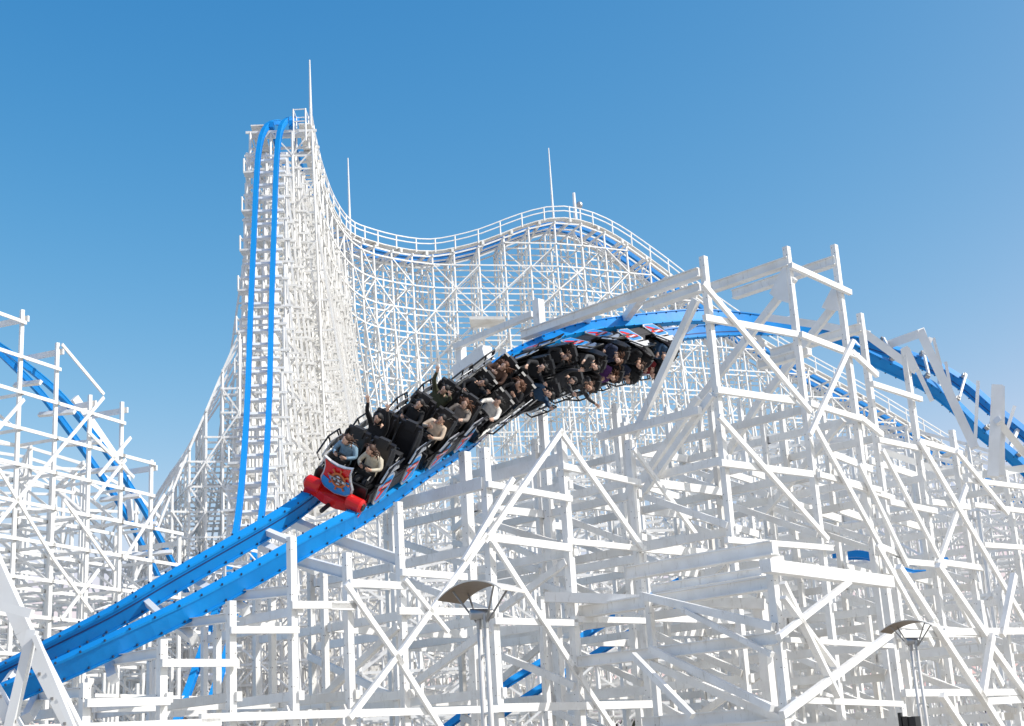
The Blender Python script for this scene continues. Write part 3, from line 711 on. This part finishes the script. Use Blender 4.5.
# ------------------------------------------------------------------ foreground timber
D1 = nrm([.70, .71, 0]); D2 = nrm([-.70, .71, 0])
root_f = thing('train_trestle', 'heavy white timber trestle in the foreground carrying the bright blue rails, left half', 'coaster trestle', Z(at(487, 500, 31), 0), GRP)
root_r = thing('roll_trestle', 'tall white timber frames at the right with open tops around the twisting blue rails', 'coaster trestle', Z(at(803, 390, 36.6), 0), GRP)
def px2m(px, Y): return px*Y*S/F
def bolts(b, a, c, w, n):
    """rows of small bolt heads where members meet"""
    for z in n:
        p = Z(a, z)
        for q in (-.045, .045):
            for e, tt in ((-D2, D1), (-D1, D2)):
                cc = p+e*(w/2+.003)+tt*q*.8+np.array([0, 0, q*1.6]); b.bar(cc-e*.005, cc+e*.005, .016, .016, 1)
def post(root, x, y, Y, ytop=None, w=.19, zt=None, doubled=False, zb=0.):
    a = at(x, y, Y); z = zt if zt is not None else at(x, ytop, Y)[2]
    b = MB(); b.bar(Z(a, zb), Z(a, z), w, w, 0); bolts(b, a, a, w, list(np.arange(z-.15, max(zb, z-9), -.75)))
    if doubled: b.bar(Z(a, zb)+D2*(w+.01), Z(a, z-.3)+D2*(w+.01), w, w, 0)
    b.build('post', [WHITE, BOLT], root); return Z(a, z)
def member(root, kind, p1, p2, h, d=.09, push=None, m=None):
    b = MB(); push = np.zeros(3) if push is None else push
    b.bar(p1+push, p2+push, d, h); b.build(kind, [m or WHITE], root)
# ---- left half: posts along a wall running back to the right
p6 = at(564, 480, 33); WALL = [(p6-D1*14)[:2], (p6+D1*6)[:2]]
FP = [(85, 690, 24.3, 683), (162, 660, 25.5, 640), (231, 620, 26.5, 601), (292, 580, 27.5, 537), (348, 600, 28.4, 553), (400, 560, 29.3, 502), (487, 500, 31, 448), (564, 480, 33, 431), (634, 500, 35, 440)]
fr = []
for (x, y, Y, yt) in FP:
    h_ = hit(x, y, WALL); zt = at(x, yt, h_[1]/S)[2]; fr.append(post(root_f, x, y, h_[1]/S, zt=zt, w=.125 if x < 450 else .155))
def F1(x1, y1, x2, y2, hpx=7, kind='ledger', push=-D2*.15, d=.09):
    wl = [p+push[:2] for p in WALL]; a = hit(x1, y1, wl); c = hit(x2, y2, wl)
    if kind == 'brace': e = nrm(c-a)*.10; a = a-e; c = c+e
    member(root_f, kind, a, c, px2m(hpx, a[1]/S), d)
for a in [(86, 703, 169, 701, 8), (161, 663, 238, 663, 7.5), (230, 630, 298, 630, 7), (291, 605, 355, 605, 7.5), (349, 583, 405, 586, 7.5), (330, 606, 355, 607, 7), (401, 572, 466, 577, 7), (398, 611, 490, 612, 7),
          (487, 484, 571, 499, 6.5), (562, 466, 640, 483, 6.5), (487, 537, 571, 548, 8), (566, 541, 645, 549, 6), (494, 621, 577, 623, 6.5), (573, 619, 652, 621, 6), (-20, 731, 220, 722, 8), (200, 718, 497, 709, 8), (497, 708, 658, 704, 8)]: F1(*a)
# diagonals in the wall plane
for a in [(349, 588, 399, 660, 5.5), (399, 660, 440, 726, 5.5), (408, 583, 445, 628, 4), (484, 538, 404, 648, 5.5), (398, 655, 353, 714, 5.5), (487, 538, 560, 433, 5.5), (563, 435, 640, 545, 5.5), (495, 545, 575, 670, 5.5),
          (575, 670, 612, 726, 5), (511, 482, 466, 557, 5), (636, 452, 700, 540, 5)]: F1(*a[:4], a[4], 'brace', -D2*.24, .07)
# procedural bents running back from every front post
def bent_back(root, p, n, step, levels_, wp, wb, limit, seed, first=0, dirn=D2, h=.24):
    rnd = random.Random(seed); pts = [Z(p, 0)+dirn*(step*k+(first if k else 0)) for k in range(n+1)]
    tops = [p[2]]
    for q in pts[1:]:
        z = p[2]+1.0
        while z > .5 and proj(Z(q, z))[1] < limit(proj(Z(q, z))[0]): z -= .2
        tops.append(z)
    sill = MB(); sill.bar(pts[0]+np.array([0, 0, .12]), pts[-1]+np.array([0, 0, .12]), .3, .24); bent = sill.build('bent', [WHITE2], root)
    for k, q in enumerate(pts[1:], 1):
        if tops[k] > .8:
            b = MB(); b.bar(Z(q, .24), Z(q, tops[k]), wp, wp); bolts(b, q, q, wp, list(np.arange(tops[k]-.2, max(0, tops[k]-6), -1.1))); b.build('post', [WHITE2 if rnd.random() < .5 else WHITE, BOLT], bent)
    for k in range(n):
        for i, z in enumerate(levels_):
            if z < min(tops[k], tops[k+1])+.05 and rnd.random() < .82:
                m = WHITE2 if rnd.random() < .4 else WHITE
                b = MB(); b.bar(Z(pts[k], z)+D1*(wp*.7)-dirn*.12, Z(pts[k+1], z)+D1*(wp*.7)+dirn*.12, .10, h); b.build('crossbeam', [m], bent)
                if i+1 < len(levels_) and levels_[i+1] > 0 and z < min(tops[k], tops[k+1]) and rnd.random() < .62:
                    a, e = (pts[k], pts[k+1]) if rnd.random() < .15 else (pts[k+1], pts[k])
                    c = MB(); c.bar(Z(a, z-.2)-D1*(wp*.7), Z(e, levels_[i+1]+.1)-D1*(wp*.7), .10, h*.8); c.build('cross_brace', [m], bent)
    return pts, tops, bent
LIM = [(-300, 800), (0, 722), (100, 672), (200, 622), (300, 575), (360, 530), (440, 478), (480, 462), (520, 440), (600, 415), (650, 405), (690, 392), (760, 385), (830, 392), (900, 430), (960, 455), (1000, 475), (1100, 540)]
def limit(px): return float(np.interp(px, [a for a, _ in LIM], [b for _, b in LIM]))
zl = at(573, 621, 33.1)[2]; step = (at(565, 541, 33)[2]-zl)/1.0
LV = [zl+step*k*.86 for k in range(9, -4, -1) if zl+step*k*.86 > .2]
rows = []
for k, p in enumerate(fr):
    rows.append(bent_back(root_f, p, 2 if k < 6 else 2, 2.3 if k < 6 else 2.9, LV, .11 if k < 6 else .125, .08, limit, 40+k, h=.15 if k < 6 else .17))
# ledgers tying the back post rows together
for r in range(1, 3):
    for z in LV:
        for k in range(len(rows)-1):
            if r < len(rows[k][0]) and r < len(rows[k+1][0]) and z < min(rows[k][1][r], rows[k+1][1][r]) and random.random() < .6:
                b = MB(); b.bar(Z(rows[k][0][r], z)-D2*.14, Z(rows[k+1][0][r], z)-D2*.14, .08, .17); b.build('ledger', [WHITE], rows[k][2])
# outriggers that reach from the posts to the underside of the rails
def outrig(x1, y1, hpx, xe, dY=0.0, drop=.62, root=root_f):
    a = hit(x1, y1, WALL); d0 = A.near_px(xe); p, t, l, u = A.frame(d0)
    e = p-u*.50-u*(drop-.5); b = MB(); b.ibeam(a, e+(e-a)*.15, .16, px2m(hpx, a[1]/S)); b.build('outrigger', [STEEL], root)
    c = MB(); c.bar(e-l*.75, e+l*.75, .16, .16, up=u); c.build('track_cradle', [STEEL], root)
for a in [(86, 692, 10, 20), (166, 652, 10, 95), (235, 617, 9, 165), (298, 590, 10, 215), (350, 574, 11, 285), (404, 562, 11, 325)]: outrig(*a)
for (x1, y1, xe, hpx, ye) in ((484, 483, 392, 12, 497), (562, 459, 489, 12, 472), (486, 481, 458, 9, 487), (700, 410, 600, 8, 433)):
    W = WALL if x1 < 600 else None; a = hit(x1, y1, WALL) if W else at(x1, y1, 34); n = a+D2*3; q = proj(n); tt = 3*(x1-xe)/max(1, (x1-q[0]))
    b = MB(); b.bar(a, a+D2*tt, .14, px2m(hpx, a[1]/S)); b.build('beam', [WHITE], root_f)
# heavy columns under the middle of the train
for (x, y, Y, yt, w_) in ((468, 520, 33.5, 452, .30), (545, 450, 37, 412, .26), (620, 460, 39, 404, .26)): post(root_f, x, y, Y, yt, w_*.62)
# supports above and behind the train (upper left of the roll)
def A3(x, y, Y): return at(x, y, Y)
for (x1, y1, Y1, x2, y2, Y2, hpx, k) in ((455, 347, 42, 533, 314, 39.5, 6, 'beam'), (458, 374, 42, 488, 352, 41, 14, 'beam'), (540, 300, 39.2, 541, 345, 39.2, 9, 'post'), (460, 345, 42, 462, 372, 42, 8, 'post'), (505, 350, 40.5, 508, 385, 40.5, 7, 'post'),
      (480, 345, 41.5, 500, 380, 41.5, 6, 'brace'), (548, 318, 39.5, 556, 348, 39.5, 6, 'post'), (592, 305, 38.5, 580, 335, 40.5, 8, 'brace'), (645, 292, 37.5, 620, 326, 41.5, 8, 'brace')):
    b = MB(); a = A3(x1, y1, Y1); c = A3(x2, y2, Y2)
    if k == 'post': c = Z(c if y2 > y1 else a, c[2]-.6); a = Z(c, a[2]); 
    b.bar(a, c, px2m(hpx, Y1), px2m(hpx, Y1)); b.build(k, [WHITE], root_r)

# ---- right half: the frames around the roll
RP = [at(716, 385, 34), at(803, 390, 36.6), at(853, 395, 38.2), at(914, 400, 41), at(956, 440, 42.5), at(1040, 470, 45.5)]
WR = [p[:2] for p in RP]
def FR(x1, y1, x2, y2, hpx=6, kind='ledger', push=-D2*.17, d=.10, root=root_r, wall=WR):
    wl = [p+push[:2] for p in wall]; a = hit(x1, y1, wl); c = hit(x2, y2, wl); e = nrm(c-a)*(.16 if kind == 'brace' else .06)
    member(root, kind, a-e, c+e, px2m(hpx, a[1]/S), d)
gr = []
for (x, y, Y, yt) in ((716, 385, 34, 256), (803, 390, 36.6, 246), (853, 395, 38.2, 244), (871, 399, 39.6, 313), (914, 420, 41, 348), (956, 460, 42.5, 430), (1012, 520, 44.5, 470)):
    gr.append(post(root_r, x, y, Y, yt, .14))
for a in [(792, 266, 849, 292, 6), (706, 318, 794, 334, 7), (802, 335, 857, 356, 6.5), (853, 353, 876, 374, 6), (718, 390, 793, 401, 7), (811, 404, 864, 420, 6), (862, 419, 881, 434, 6), (873, 384, 920, 399, 5.5), (879, 440, 927, 450, 5.5),
          (922, 442, 960, 453, 5.5), (722, 463, 810, 474, 7), (820, 475, 879, 490, 6), (838, 480, 892, 498, 6), (890, 502, 935, 511, 6), (932, 502, 968, 507, 6), (881, 547, 900, 555, 6), (897, 561, 944, 565, 6), (940, 562, 982, 568, 6),
          (728, 540, 830, 548, 6), (900, 625, 970, 632, 6), (968, 480, 1030, 488, 5), (985, 545, 1030, 548, 5), (975, 505, 1030, 512, 5)]: FR(*a)
for a in [(707, 288, 807, 407, 6), (723, 421, 824, 535, 5.5), (817, 430, 881, 547, 5.5), (851, 345, 812, 430, 5), (885, 455, 940, 560, 5), (922, 445, 1024, 620, 6), (965, 490, 940, 560, 5), (880, 550, 930, 640, 6), (862, 470, 905, 560, 5), (960, 455, 1005, 510, 5), (940, 565, 1000, 680, 6)]:
    FR(*a[:4], a[4], 'brace', -D2*.28, .08)
# deep cross beams over the track, running back from the post heads
def cross2(x1, y1, Y, xe, hpx, root=root_r, dirn=D2, kind='beam', w=.16):
    a = at(x1, y1, Y); lo, hi = 0, 14
    for _ in range(40):
        m = (lo+hi)/2
        if (proj(a+dirn*m)[0] > xe): lo = m
        else: hi = m
    b = MB(); h = px2m(hpx, Y); n = np.cross(dirn, (0, 0, 1)); 
    b.bar(a-dirn*.05, a+dirn*lo, w, h); b.bar(a-dirn*.04+np.array([0, 0, h*.5]), a+dirn*lo+np.array([0, 0, h*.5]), w*1.5, h*.12); b.bar(a-dirn*.04-np.array([0, 0, h*.5]), a+dirn*lo-np.array([0, 0, h*.5]), w*1.5, h*.12)
    b.build(kind, [WHITE], root); return a+dirn*lo
e1 = cross2(699, 273, 34, 523, 9)
cross2(700, 288, 34, 645, 8)
e2 = cross2(788, 262, 36.6, 710, 9)
cross2(835, 261, 38.2, 734, 9)
cross2(861, 328, 39.6, 772, 8)
cross2(808, 352, 36.8, 760, 7)
# knee braces and gussets in the bent planes
def kn(x1, y1, Y, x2, y2, hpx, dirn=D2, root=root_r, kind='knee_brace', push=D1*-.06):
    a = at(x1, y1, Y); pl = [a[:2], (a+dirn*8)[:2]]; c = hit(x2, y2, pl); b = MB(); b.bar(a+push, c+push, .12, px2m(hpx, Y)); b.build(kind, [WHITE], root)
kn(698, 300, 34, 636, 436, 8); kn(795, 278, 36.6, 702, 398, 8, push=D1*-.03); kn(841, 298, 38.2, 766, 396, 8, push=D1*-.03); kn(714, 395, 34, 640, 500, 7); kn(700, 398, 36, 640, 486, 7)
kn(766, 394, 38.2, 700, 500, 7); kn(845, 420, 38.2, 760, 520, 6)
def gusset(pts, Y, root=root_r, dirn=D2):
    a = at(*pts[0], Y); pl = [(a-dirn*3)[:2], (a+dirn*8)[:2]]; b = MB(); b.poly([hit(x, y, pl)+D1*-.07 for x, y in pts], D1, .05); b.build('gusset_plate', [STEEL], root)
gusset([(787, 262), (771, 294), (779, 300), (791, 304)], 36.6); gusset([(836, 283), (823, 308), (831, 311), (841, 311)], 38.2)
# hexagonal ring frames round the rolling rails
def chain(pts, hpx, kind='ring_frame', mats=None):
    b = MB(); Q = [at(*p) for p in pts]
    for a, c in zip(Q[:-1], Q[1:]):
        t = nrm(c-a); b.bar(a-t*.06, c+t*.06, px2m(hpx, pts[0][2])*.78, px2m(hpx, pts[0][2])*.8, up=nrm(EYE-a))
    b.build(kind, mats or [STEEL], root_r)
chain([(882, 347, 47), (921, 333, 45), (974, 446, 44.5)], 11)
chain([(770, 318, 43.5), (820, 325, 42.5), (866, 334, 41.5), (914, 369, 41), (905, 350, 41)], 10)
chain([(925, 352, 45.2), (930, 340, 45.2)], 6)
chain([(997, 388, 44), (993, 475, 44)], 14, 'post'); chain([(1000, 389, 44.6), (1000, 474, 44.6)], 12, 'post')
chain([(998, 421, 43.8), (1030, 460, 45.5)], 9, 'knee_brace'); chain([(960, 478, 44.3), (1034, 467, 46)], 10, 'beam'); chain([(960, 478, 44.3), (880, 450, 43)], 8, 'beam')
for (x1, y1, x2, y2, Y, h) in ((946, 364, 953, 400, 46.3, 4), (978, 383, 975, 444, 46.2, 4.5), (1014, 408, 1001, 449, 46.6, 4.5), (908, 350, 931, 399, 44.8, 6), (934, 340, 950, 400, 45.8, 4)): chain([(x1, y1, Y), (x2, y2, Y)], h, 'strut')
chain([(790, 318, 46.5), (800, 352, 47)], 6, 'strut'); chain([(700, 318, 44), (752, 322, 45.2), (762, 345, 45.6)], 7)
chain([(640, 322, 43.2), (700, 335, 44.3), (712, 350, 44.6)], 6)
# brackets where struts grip the outer rails
dd = A.near_px(1015)
while dd < A.near_px(860):
    p, t, l, u = A.frame(dd)
    for sg in (1, -1):
        b = MB(); c = p+l*sg*(GA/2)-u*.44; b.bar(c-t*.07, c+t*.07, .10, .10, 0, up=u); b.bar(c-t*.05-u*.06, c+t*.05-u*.06, .15, .04, 1, up=u); b.build('bracket', [GALV, BOLT], root_r)
    b = MB(); b.bar(p-l*GA*.5-u*.52, p+l*GA*.5-u*.52, .06, .07, 0, up=u); b.build('strut', [STEEL], root_r)
    dd += 1.25
# bents running back from the right posts
zr = at(718, 390, 34)[2]; stp = zr-at(722, 463, 34)[2]
LR = [zr-stp*k*.95 for k in range(0, 9) if zr-stp*k*.95 > .2]
rr = []
LIM2 = [(480, 470), (560, 430), (640, 415), (700, 395), (760, 400), (830, 405), (900, 440), (960, 462), (1100, 520)]
def limit2(px): return float(np.interp(px, [a for a, _ in LIM2], [b for _, b in LIM2]))
for k, p in enumerate(gr):
    off = LR if k < 3 else [z-.25*(k-2) for z in LR]
    rr.append(bent_back(root_r, p, 3, 2.7, off, .12, .08, limit2, 60+k, h=.175))
for r in range(1, 4):
    for z in LR:
        for k in range(len(rr)-1):
            if z < min(rr[k][1][r], rr[k+1][1][r]) and random.random() < .55:
                b = MB(); b.bar(Z(rr[k][0][r], z)-D2*.15, Z(rr[k+1][0][r], z-(.25 if k > 2 else 0))-D2*.15, .09, .19); b.build('ledger', [WHITE], rr[k][2])

# ---- lower right frame nearest the camera
W3p = [at(779, 640, 29), at(892, 640, 33.3), at(985, 640, 37), at(1080, 640, 41)]; W3 = [p[:2] for p in W3p]
root_n = thing('corner_trestle', 'low white timber frame with two big sunlit beams between the two lamps, lower right', 'coaster trestle', Z(W3p[0], 0), GRP)
def FN(x1, y1, x2, y2, hpx=7, kind='ledger', push=-D2*.17, d=.10): FR(x1, y1, x2, y2, hpx, kind, push, d, root_n, W3)
nn_ = [post(root_n, 779, 640, 29, 568, .15), post(root_n, 892, 640, 33.3, 583, .15), post(root_n, 985, 640, 37, 600, .14)]
nn_.append(post(root_n, 1010, 660, 38, 590, .14))
FN(767, 566, 888, 582, 13, 'beam', d=.22); FN(900, 634, 986, 634, 7); FN(945, 632, 1030, 631, 7); FN(905, 693, 1030, 692, 7); FN(988, 701, 1030, 699, 7); FN(790, 640, 890, 646, 5); FN(795, 700, 900, 704, 6)
for a in [(935, 625, 982, 697, 6.5), (982, 697, 1003, 730, 6.5), (941, 570, 982, 630, 6.5), (995, 652, 1024, 692, 6.5), (902, 572, 932, 618, 6.5), (991, 641, 983, 692, 7), (1013, 580, 1003, 630, 6), (786, 590, 835, 690, 5), (787, 603, 830, 660, 4), (945, 700, 965, 730, 6)]: FN(*a[:4], a[4], 'brace', -D2*.3, .12)
FN(888, 636, 786, 712, 6.5, 'brace', -D2*.3, .1)
FN(846, 584, 782, 634, 5, 'brace', -D2*.3, .1)
cross2(773, 548, 30.5, 630, 13, root_n, w=.18); cross2(762, 572, 30.2, 655, 8, root_n, w=.18); cross2(770, 583, 29.4, 572, 12, root_n, w=.2); cross2(778, 638, 29, 580, 11, root_n); cross2(790, 712, 29, 645, 11, root_n); cross2(786, 726, 28.4, 640, 12, root_n)
a = at(547, 599, 36); b = MB(); c = a+D1*0; e = at(765, 599, 31.2)
b.bar(at(546, 597, 33), at(765, 604, 31.5), .2, px2m(10, 32)); b.build('beam', [WHITE], root_n)
b = MB(); b.bar(at(760, 604, 31.6), Z(at(760, 604, 31.6), 0), .2, .2); b.build('post', [WHITE], root_n)
for (x1, y1, x2, y2, h) in ((780, 627, 648, 596, 8), (779, 708, 657, 649, 7), (700, 716, 640, 655, 6), (779, 655, 690, 610, 5)):
    kn(x1, y1, 29, x2, y2, h, D2, root_n, 'cross_brace', D1*-.2)
zn = W3p[0][2]
for k, p in enumerate(nn_):
    z0 = at(778, 638, 29)[2]; LN = [z0+1.55-.0, z0, z0-1.5, z0-3.0]
    bent_back(root_n, p, 2, 2.9, [z for z in LN if z > .2], .12, .08, lambda px: 590 if px < 800 else 600, 80+k, h=.17)

# ---- steel A-frame at the left bottom corner
root_a = thing('steel_frame', 'bolted white steel A-frame in front of the blue rails at the bottom left corner', 'support frame', Z(at(35, 640, 22), 0))
def seg(x1, y1, x2, y2, hpx, Y1=22, Y2=22, w=.2, kind='leg', bolt=False):
    b = MB(); a = at(x1, y1, Y1); c = at(x2, y2, Y2); b.bar(a, c, w, px2m(hpx, Y1), 0, up=(.2, -1, .2) if False else (0, 0, 1))
    if bolt:
        t = nrm(c-a); L = np.linalg.norm(c-a); x = nrm(np.cross(t, (0, 0, 1))); yv = np.cross(x, t); hh = px2m(hpx, Y1)/2
        vv = nrm(EYE-a); sx = x if x@vv > 0 else -x
        for q in np.arange(.25, L, .38):
            for e in (-.05, .06):
                m_ = a+t*(q+(e > 0)*.05)+sx*(w/2+.01)+yv*e; b.bar(m_-sx*.012, m_+sx*.012, .035, .035, 1)
    b.build(kind, [STEEL, BOLT], root_a)
seg(-14, 545, 25, 632, 15, 22.4, 22.4); seg(25, 632, 80, 740, 15, 22.4, 22.4, bolt=True, kind='leg'); seg(-20, 601, 32, 614, 9, 21.6, 21.6, .14, 'crossbar'); seg(33, 630, 8, 735, 9, 21.5, 21.5, .14, 'leg'); seg(35, 636, 76, 735, 5, 21.4, 21.4, .12, 'leg')
seg(-12, 680, 26, 745, 12, 21.6, 21.6, .2, 'leg', True)
b = MB(); b.bar(at(0, 735, 22), Z(at(0, 735, 22), 0), .3, .3); b.bar(at(80, 740, 22.4), Z(at(80, 740, 22.4), 0), .3, .3); b.build('footing', [STEEL], root_a)

# ------------------------------------------------------------------ lamps
def lamp(x, y, Y, k, label, yaw):
    """x,y: picture point of the spotlight barrel; k = size"""
    c = at(x, y, Y); root = thing('plaza_lamp', label, 'lamp', Z(c, 0), 'twin-pole plaza lamps with curved canopies'); k *= 1.0
    ax = nrm([math.cos(yaw), math.sin(yaw), 0]); ay = np.array([-ax[1], ax[0], 0])
    for s_ in (-1, 1):
        b = MB(); b.tube([Z(c, 0)+ax*s_*.085*k, c+ax*s_*.075*k-np.array([0, 0, .1*k])], [.05*k, .036*k], 0, 12); b.build('pole', [LPOLE], root, True)
    for q in range(6):
        z = c[2]-.62*k-q*.85*k; b = MB()
        if z > 0: b.tube([Z(c, z)-ax*.08*k, Z(c, z)+ax*.08*k], .022*k, 0, 8); b.build('rung', [LPOLE], root)
    b = MB(); hx = nrm(np.array([1, .25, 0])); b.tube([c-hx*.19*k, c-hx*.18*k, c+hx*.15*k, c+hx*.19*k], [.06*k, .085*k, .075*k, .06*k], 0, 16); b.build('spotlight', [GALV], root, True)
    N = 14; vs = []; sag = .30*k
    def cp(u, v, o=0.):   # u along the arch, v across
        an = (u-.5)*1.35; rad = 1.15*k
        taper = .26*k
        return c+ax*(math.sin(an)*rad)+ay*(v*taper)+np.array([0, 0, .20*k+(math.cos(an)-.72)*rad*.8-v*.02*k+o])
    b = MB(); V1 = [cp(i/N, v, o) for o in (0, .02*k) for i in range(N+1) for v in (-1, -.33, .33, 1)]; n4 = (N+1)*4
    for o, m_ in ((0, 0), (n4, 1)):
        fs = []
        for i in range(N):
            for j in range(3):
                f = (o+i*4+j, o+(i+1)*4+j, o+(i+1)*4+j+1, o+i*4+j+1); fs.append(f if o else f[::-1])
        b.f += [tuple(f) for f in fs]; b.m += [m_]*len(fs)
    b.v = [tuple(v) for v in V1]
    for i in range(N):
        for j in (0, 3): b.f.append((i*4+j, (i+1)*4+j, n4+(i+1)*4+j, n4+i*4+j)); b.m.append(1)
    for i in (0, N):
        for j in range(3): b.f.append((i*4+j, i*4+j+1, n4+i*4+j+1, n4+i*4+j)); b.m.append(1)
    b.build('canopy', [LAMPB, LAMPT], root, False)
    for s_ in (-1, 1):
        for v in (-.6, .6):
            b = MB(); b.tube([c+ax*s_*.075*k-np.array([0, 0, .17*k]), cp(.5+s_*.31, v)], .016*k, 0, 6); b.build('strut', [BOLT], root)
        b = MB(); b.tube([c+ax*s_*.075*k-np.array([0, 0, .22*k]), c+ax*s_*.07*k], .045*k, 0, 8); b.build('clamp', [GALV], root)
lamp(482, 614, 24, .96, 'larger twin-pole plaza lamp with a brown curved canopy, nearer the middle of the bottom edge', -.80)
lamp(913, 641, 28, .70, 'smaller twin-pole plaza lamp with a dark curved canopy at the lower right', -.80)
b = MB(); c = at(914, 725, 26.5); t_ = thing('loudspeaker', 'small black box speaker on a short bracket by the right lamp at the bottom edge', 'speaker', c)
b.bar(c-np.array([0, 0, .13]), c+np.array([0, 0, .13]), .16, .16); b.build('cabinet', [BLACK], t_)
b = MB(); b.bar(c+np.array([-.18, .0, .04]), c+np.array([-.1, 0, .04]), .07, .2); b.bar(c+np.array([-.2, 0, -.2]), c+np.array([-.2, 0, .2]), .05, .05); b.bar(Z(c, 0)+np.array([-.2, 0, 0]), c+np.array([-.2, 0, -.2]), .05, .05); b.build('bracket', [BLACK], t_)

# distant tree belt closing the horizon
LEAF = mat('far_foliage', (.07, .08, .045), .9, noise=(.11, .09, .06), nscale=.4)
b = MB(); rr_ = random.Random(3)
for k in range(420):
    x = rr_.uniform(-190, 190); y = rr_.uniform(255, 300); r = rr_.uniform(1.5, 3.8); h = rr_.uniform(2, 5.5)
    c = np.array([x, y, h]); vs = []
    for q in range(26):
        a1 = rr_.uniform(0, 6.28); a2 = math.acos(rr_.uniform(-1, 1)); e = c+np.array([math.sin(a2)*math.cos(a1), math.sin(a2)*math.sin(a1), math.cos(a2)])*r*rr_.uniform(.5, 1)
        d1 = nrm([rr_.gauss(0, 1) for _ in range(3)])*.7; d2 = nrm(np.cross(d1, [rr_.gauss(0, 1) for _ in range(3)]))*.7
        b.add([e-d1, e+d2, e+d1, e-d2], [(0, 1, 2, 3)])
tag(b.build('far_woodland', [LEAF]), 'low dark belt of distant trees along the horizon behind the lattice', 'woodland', None, 'stuff')
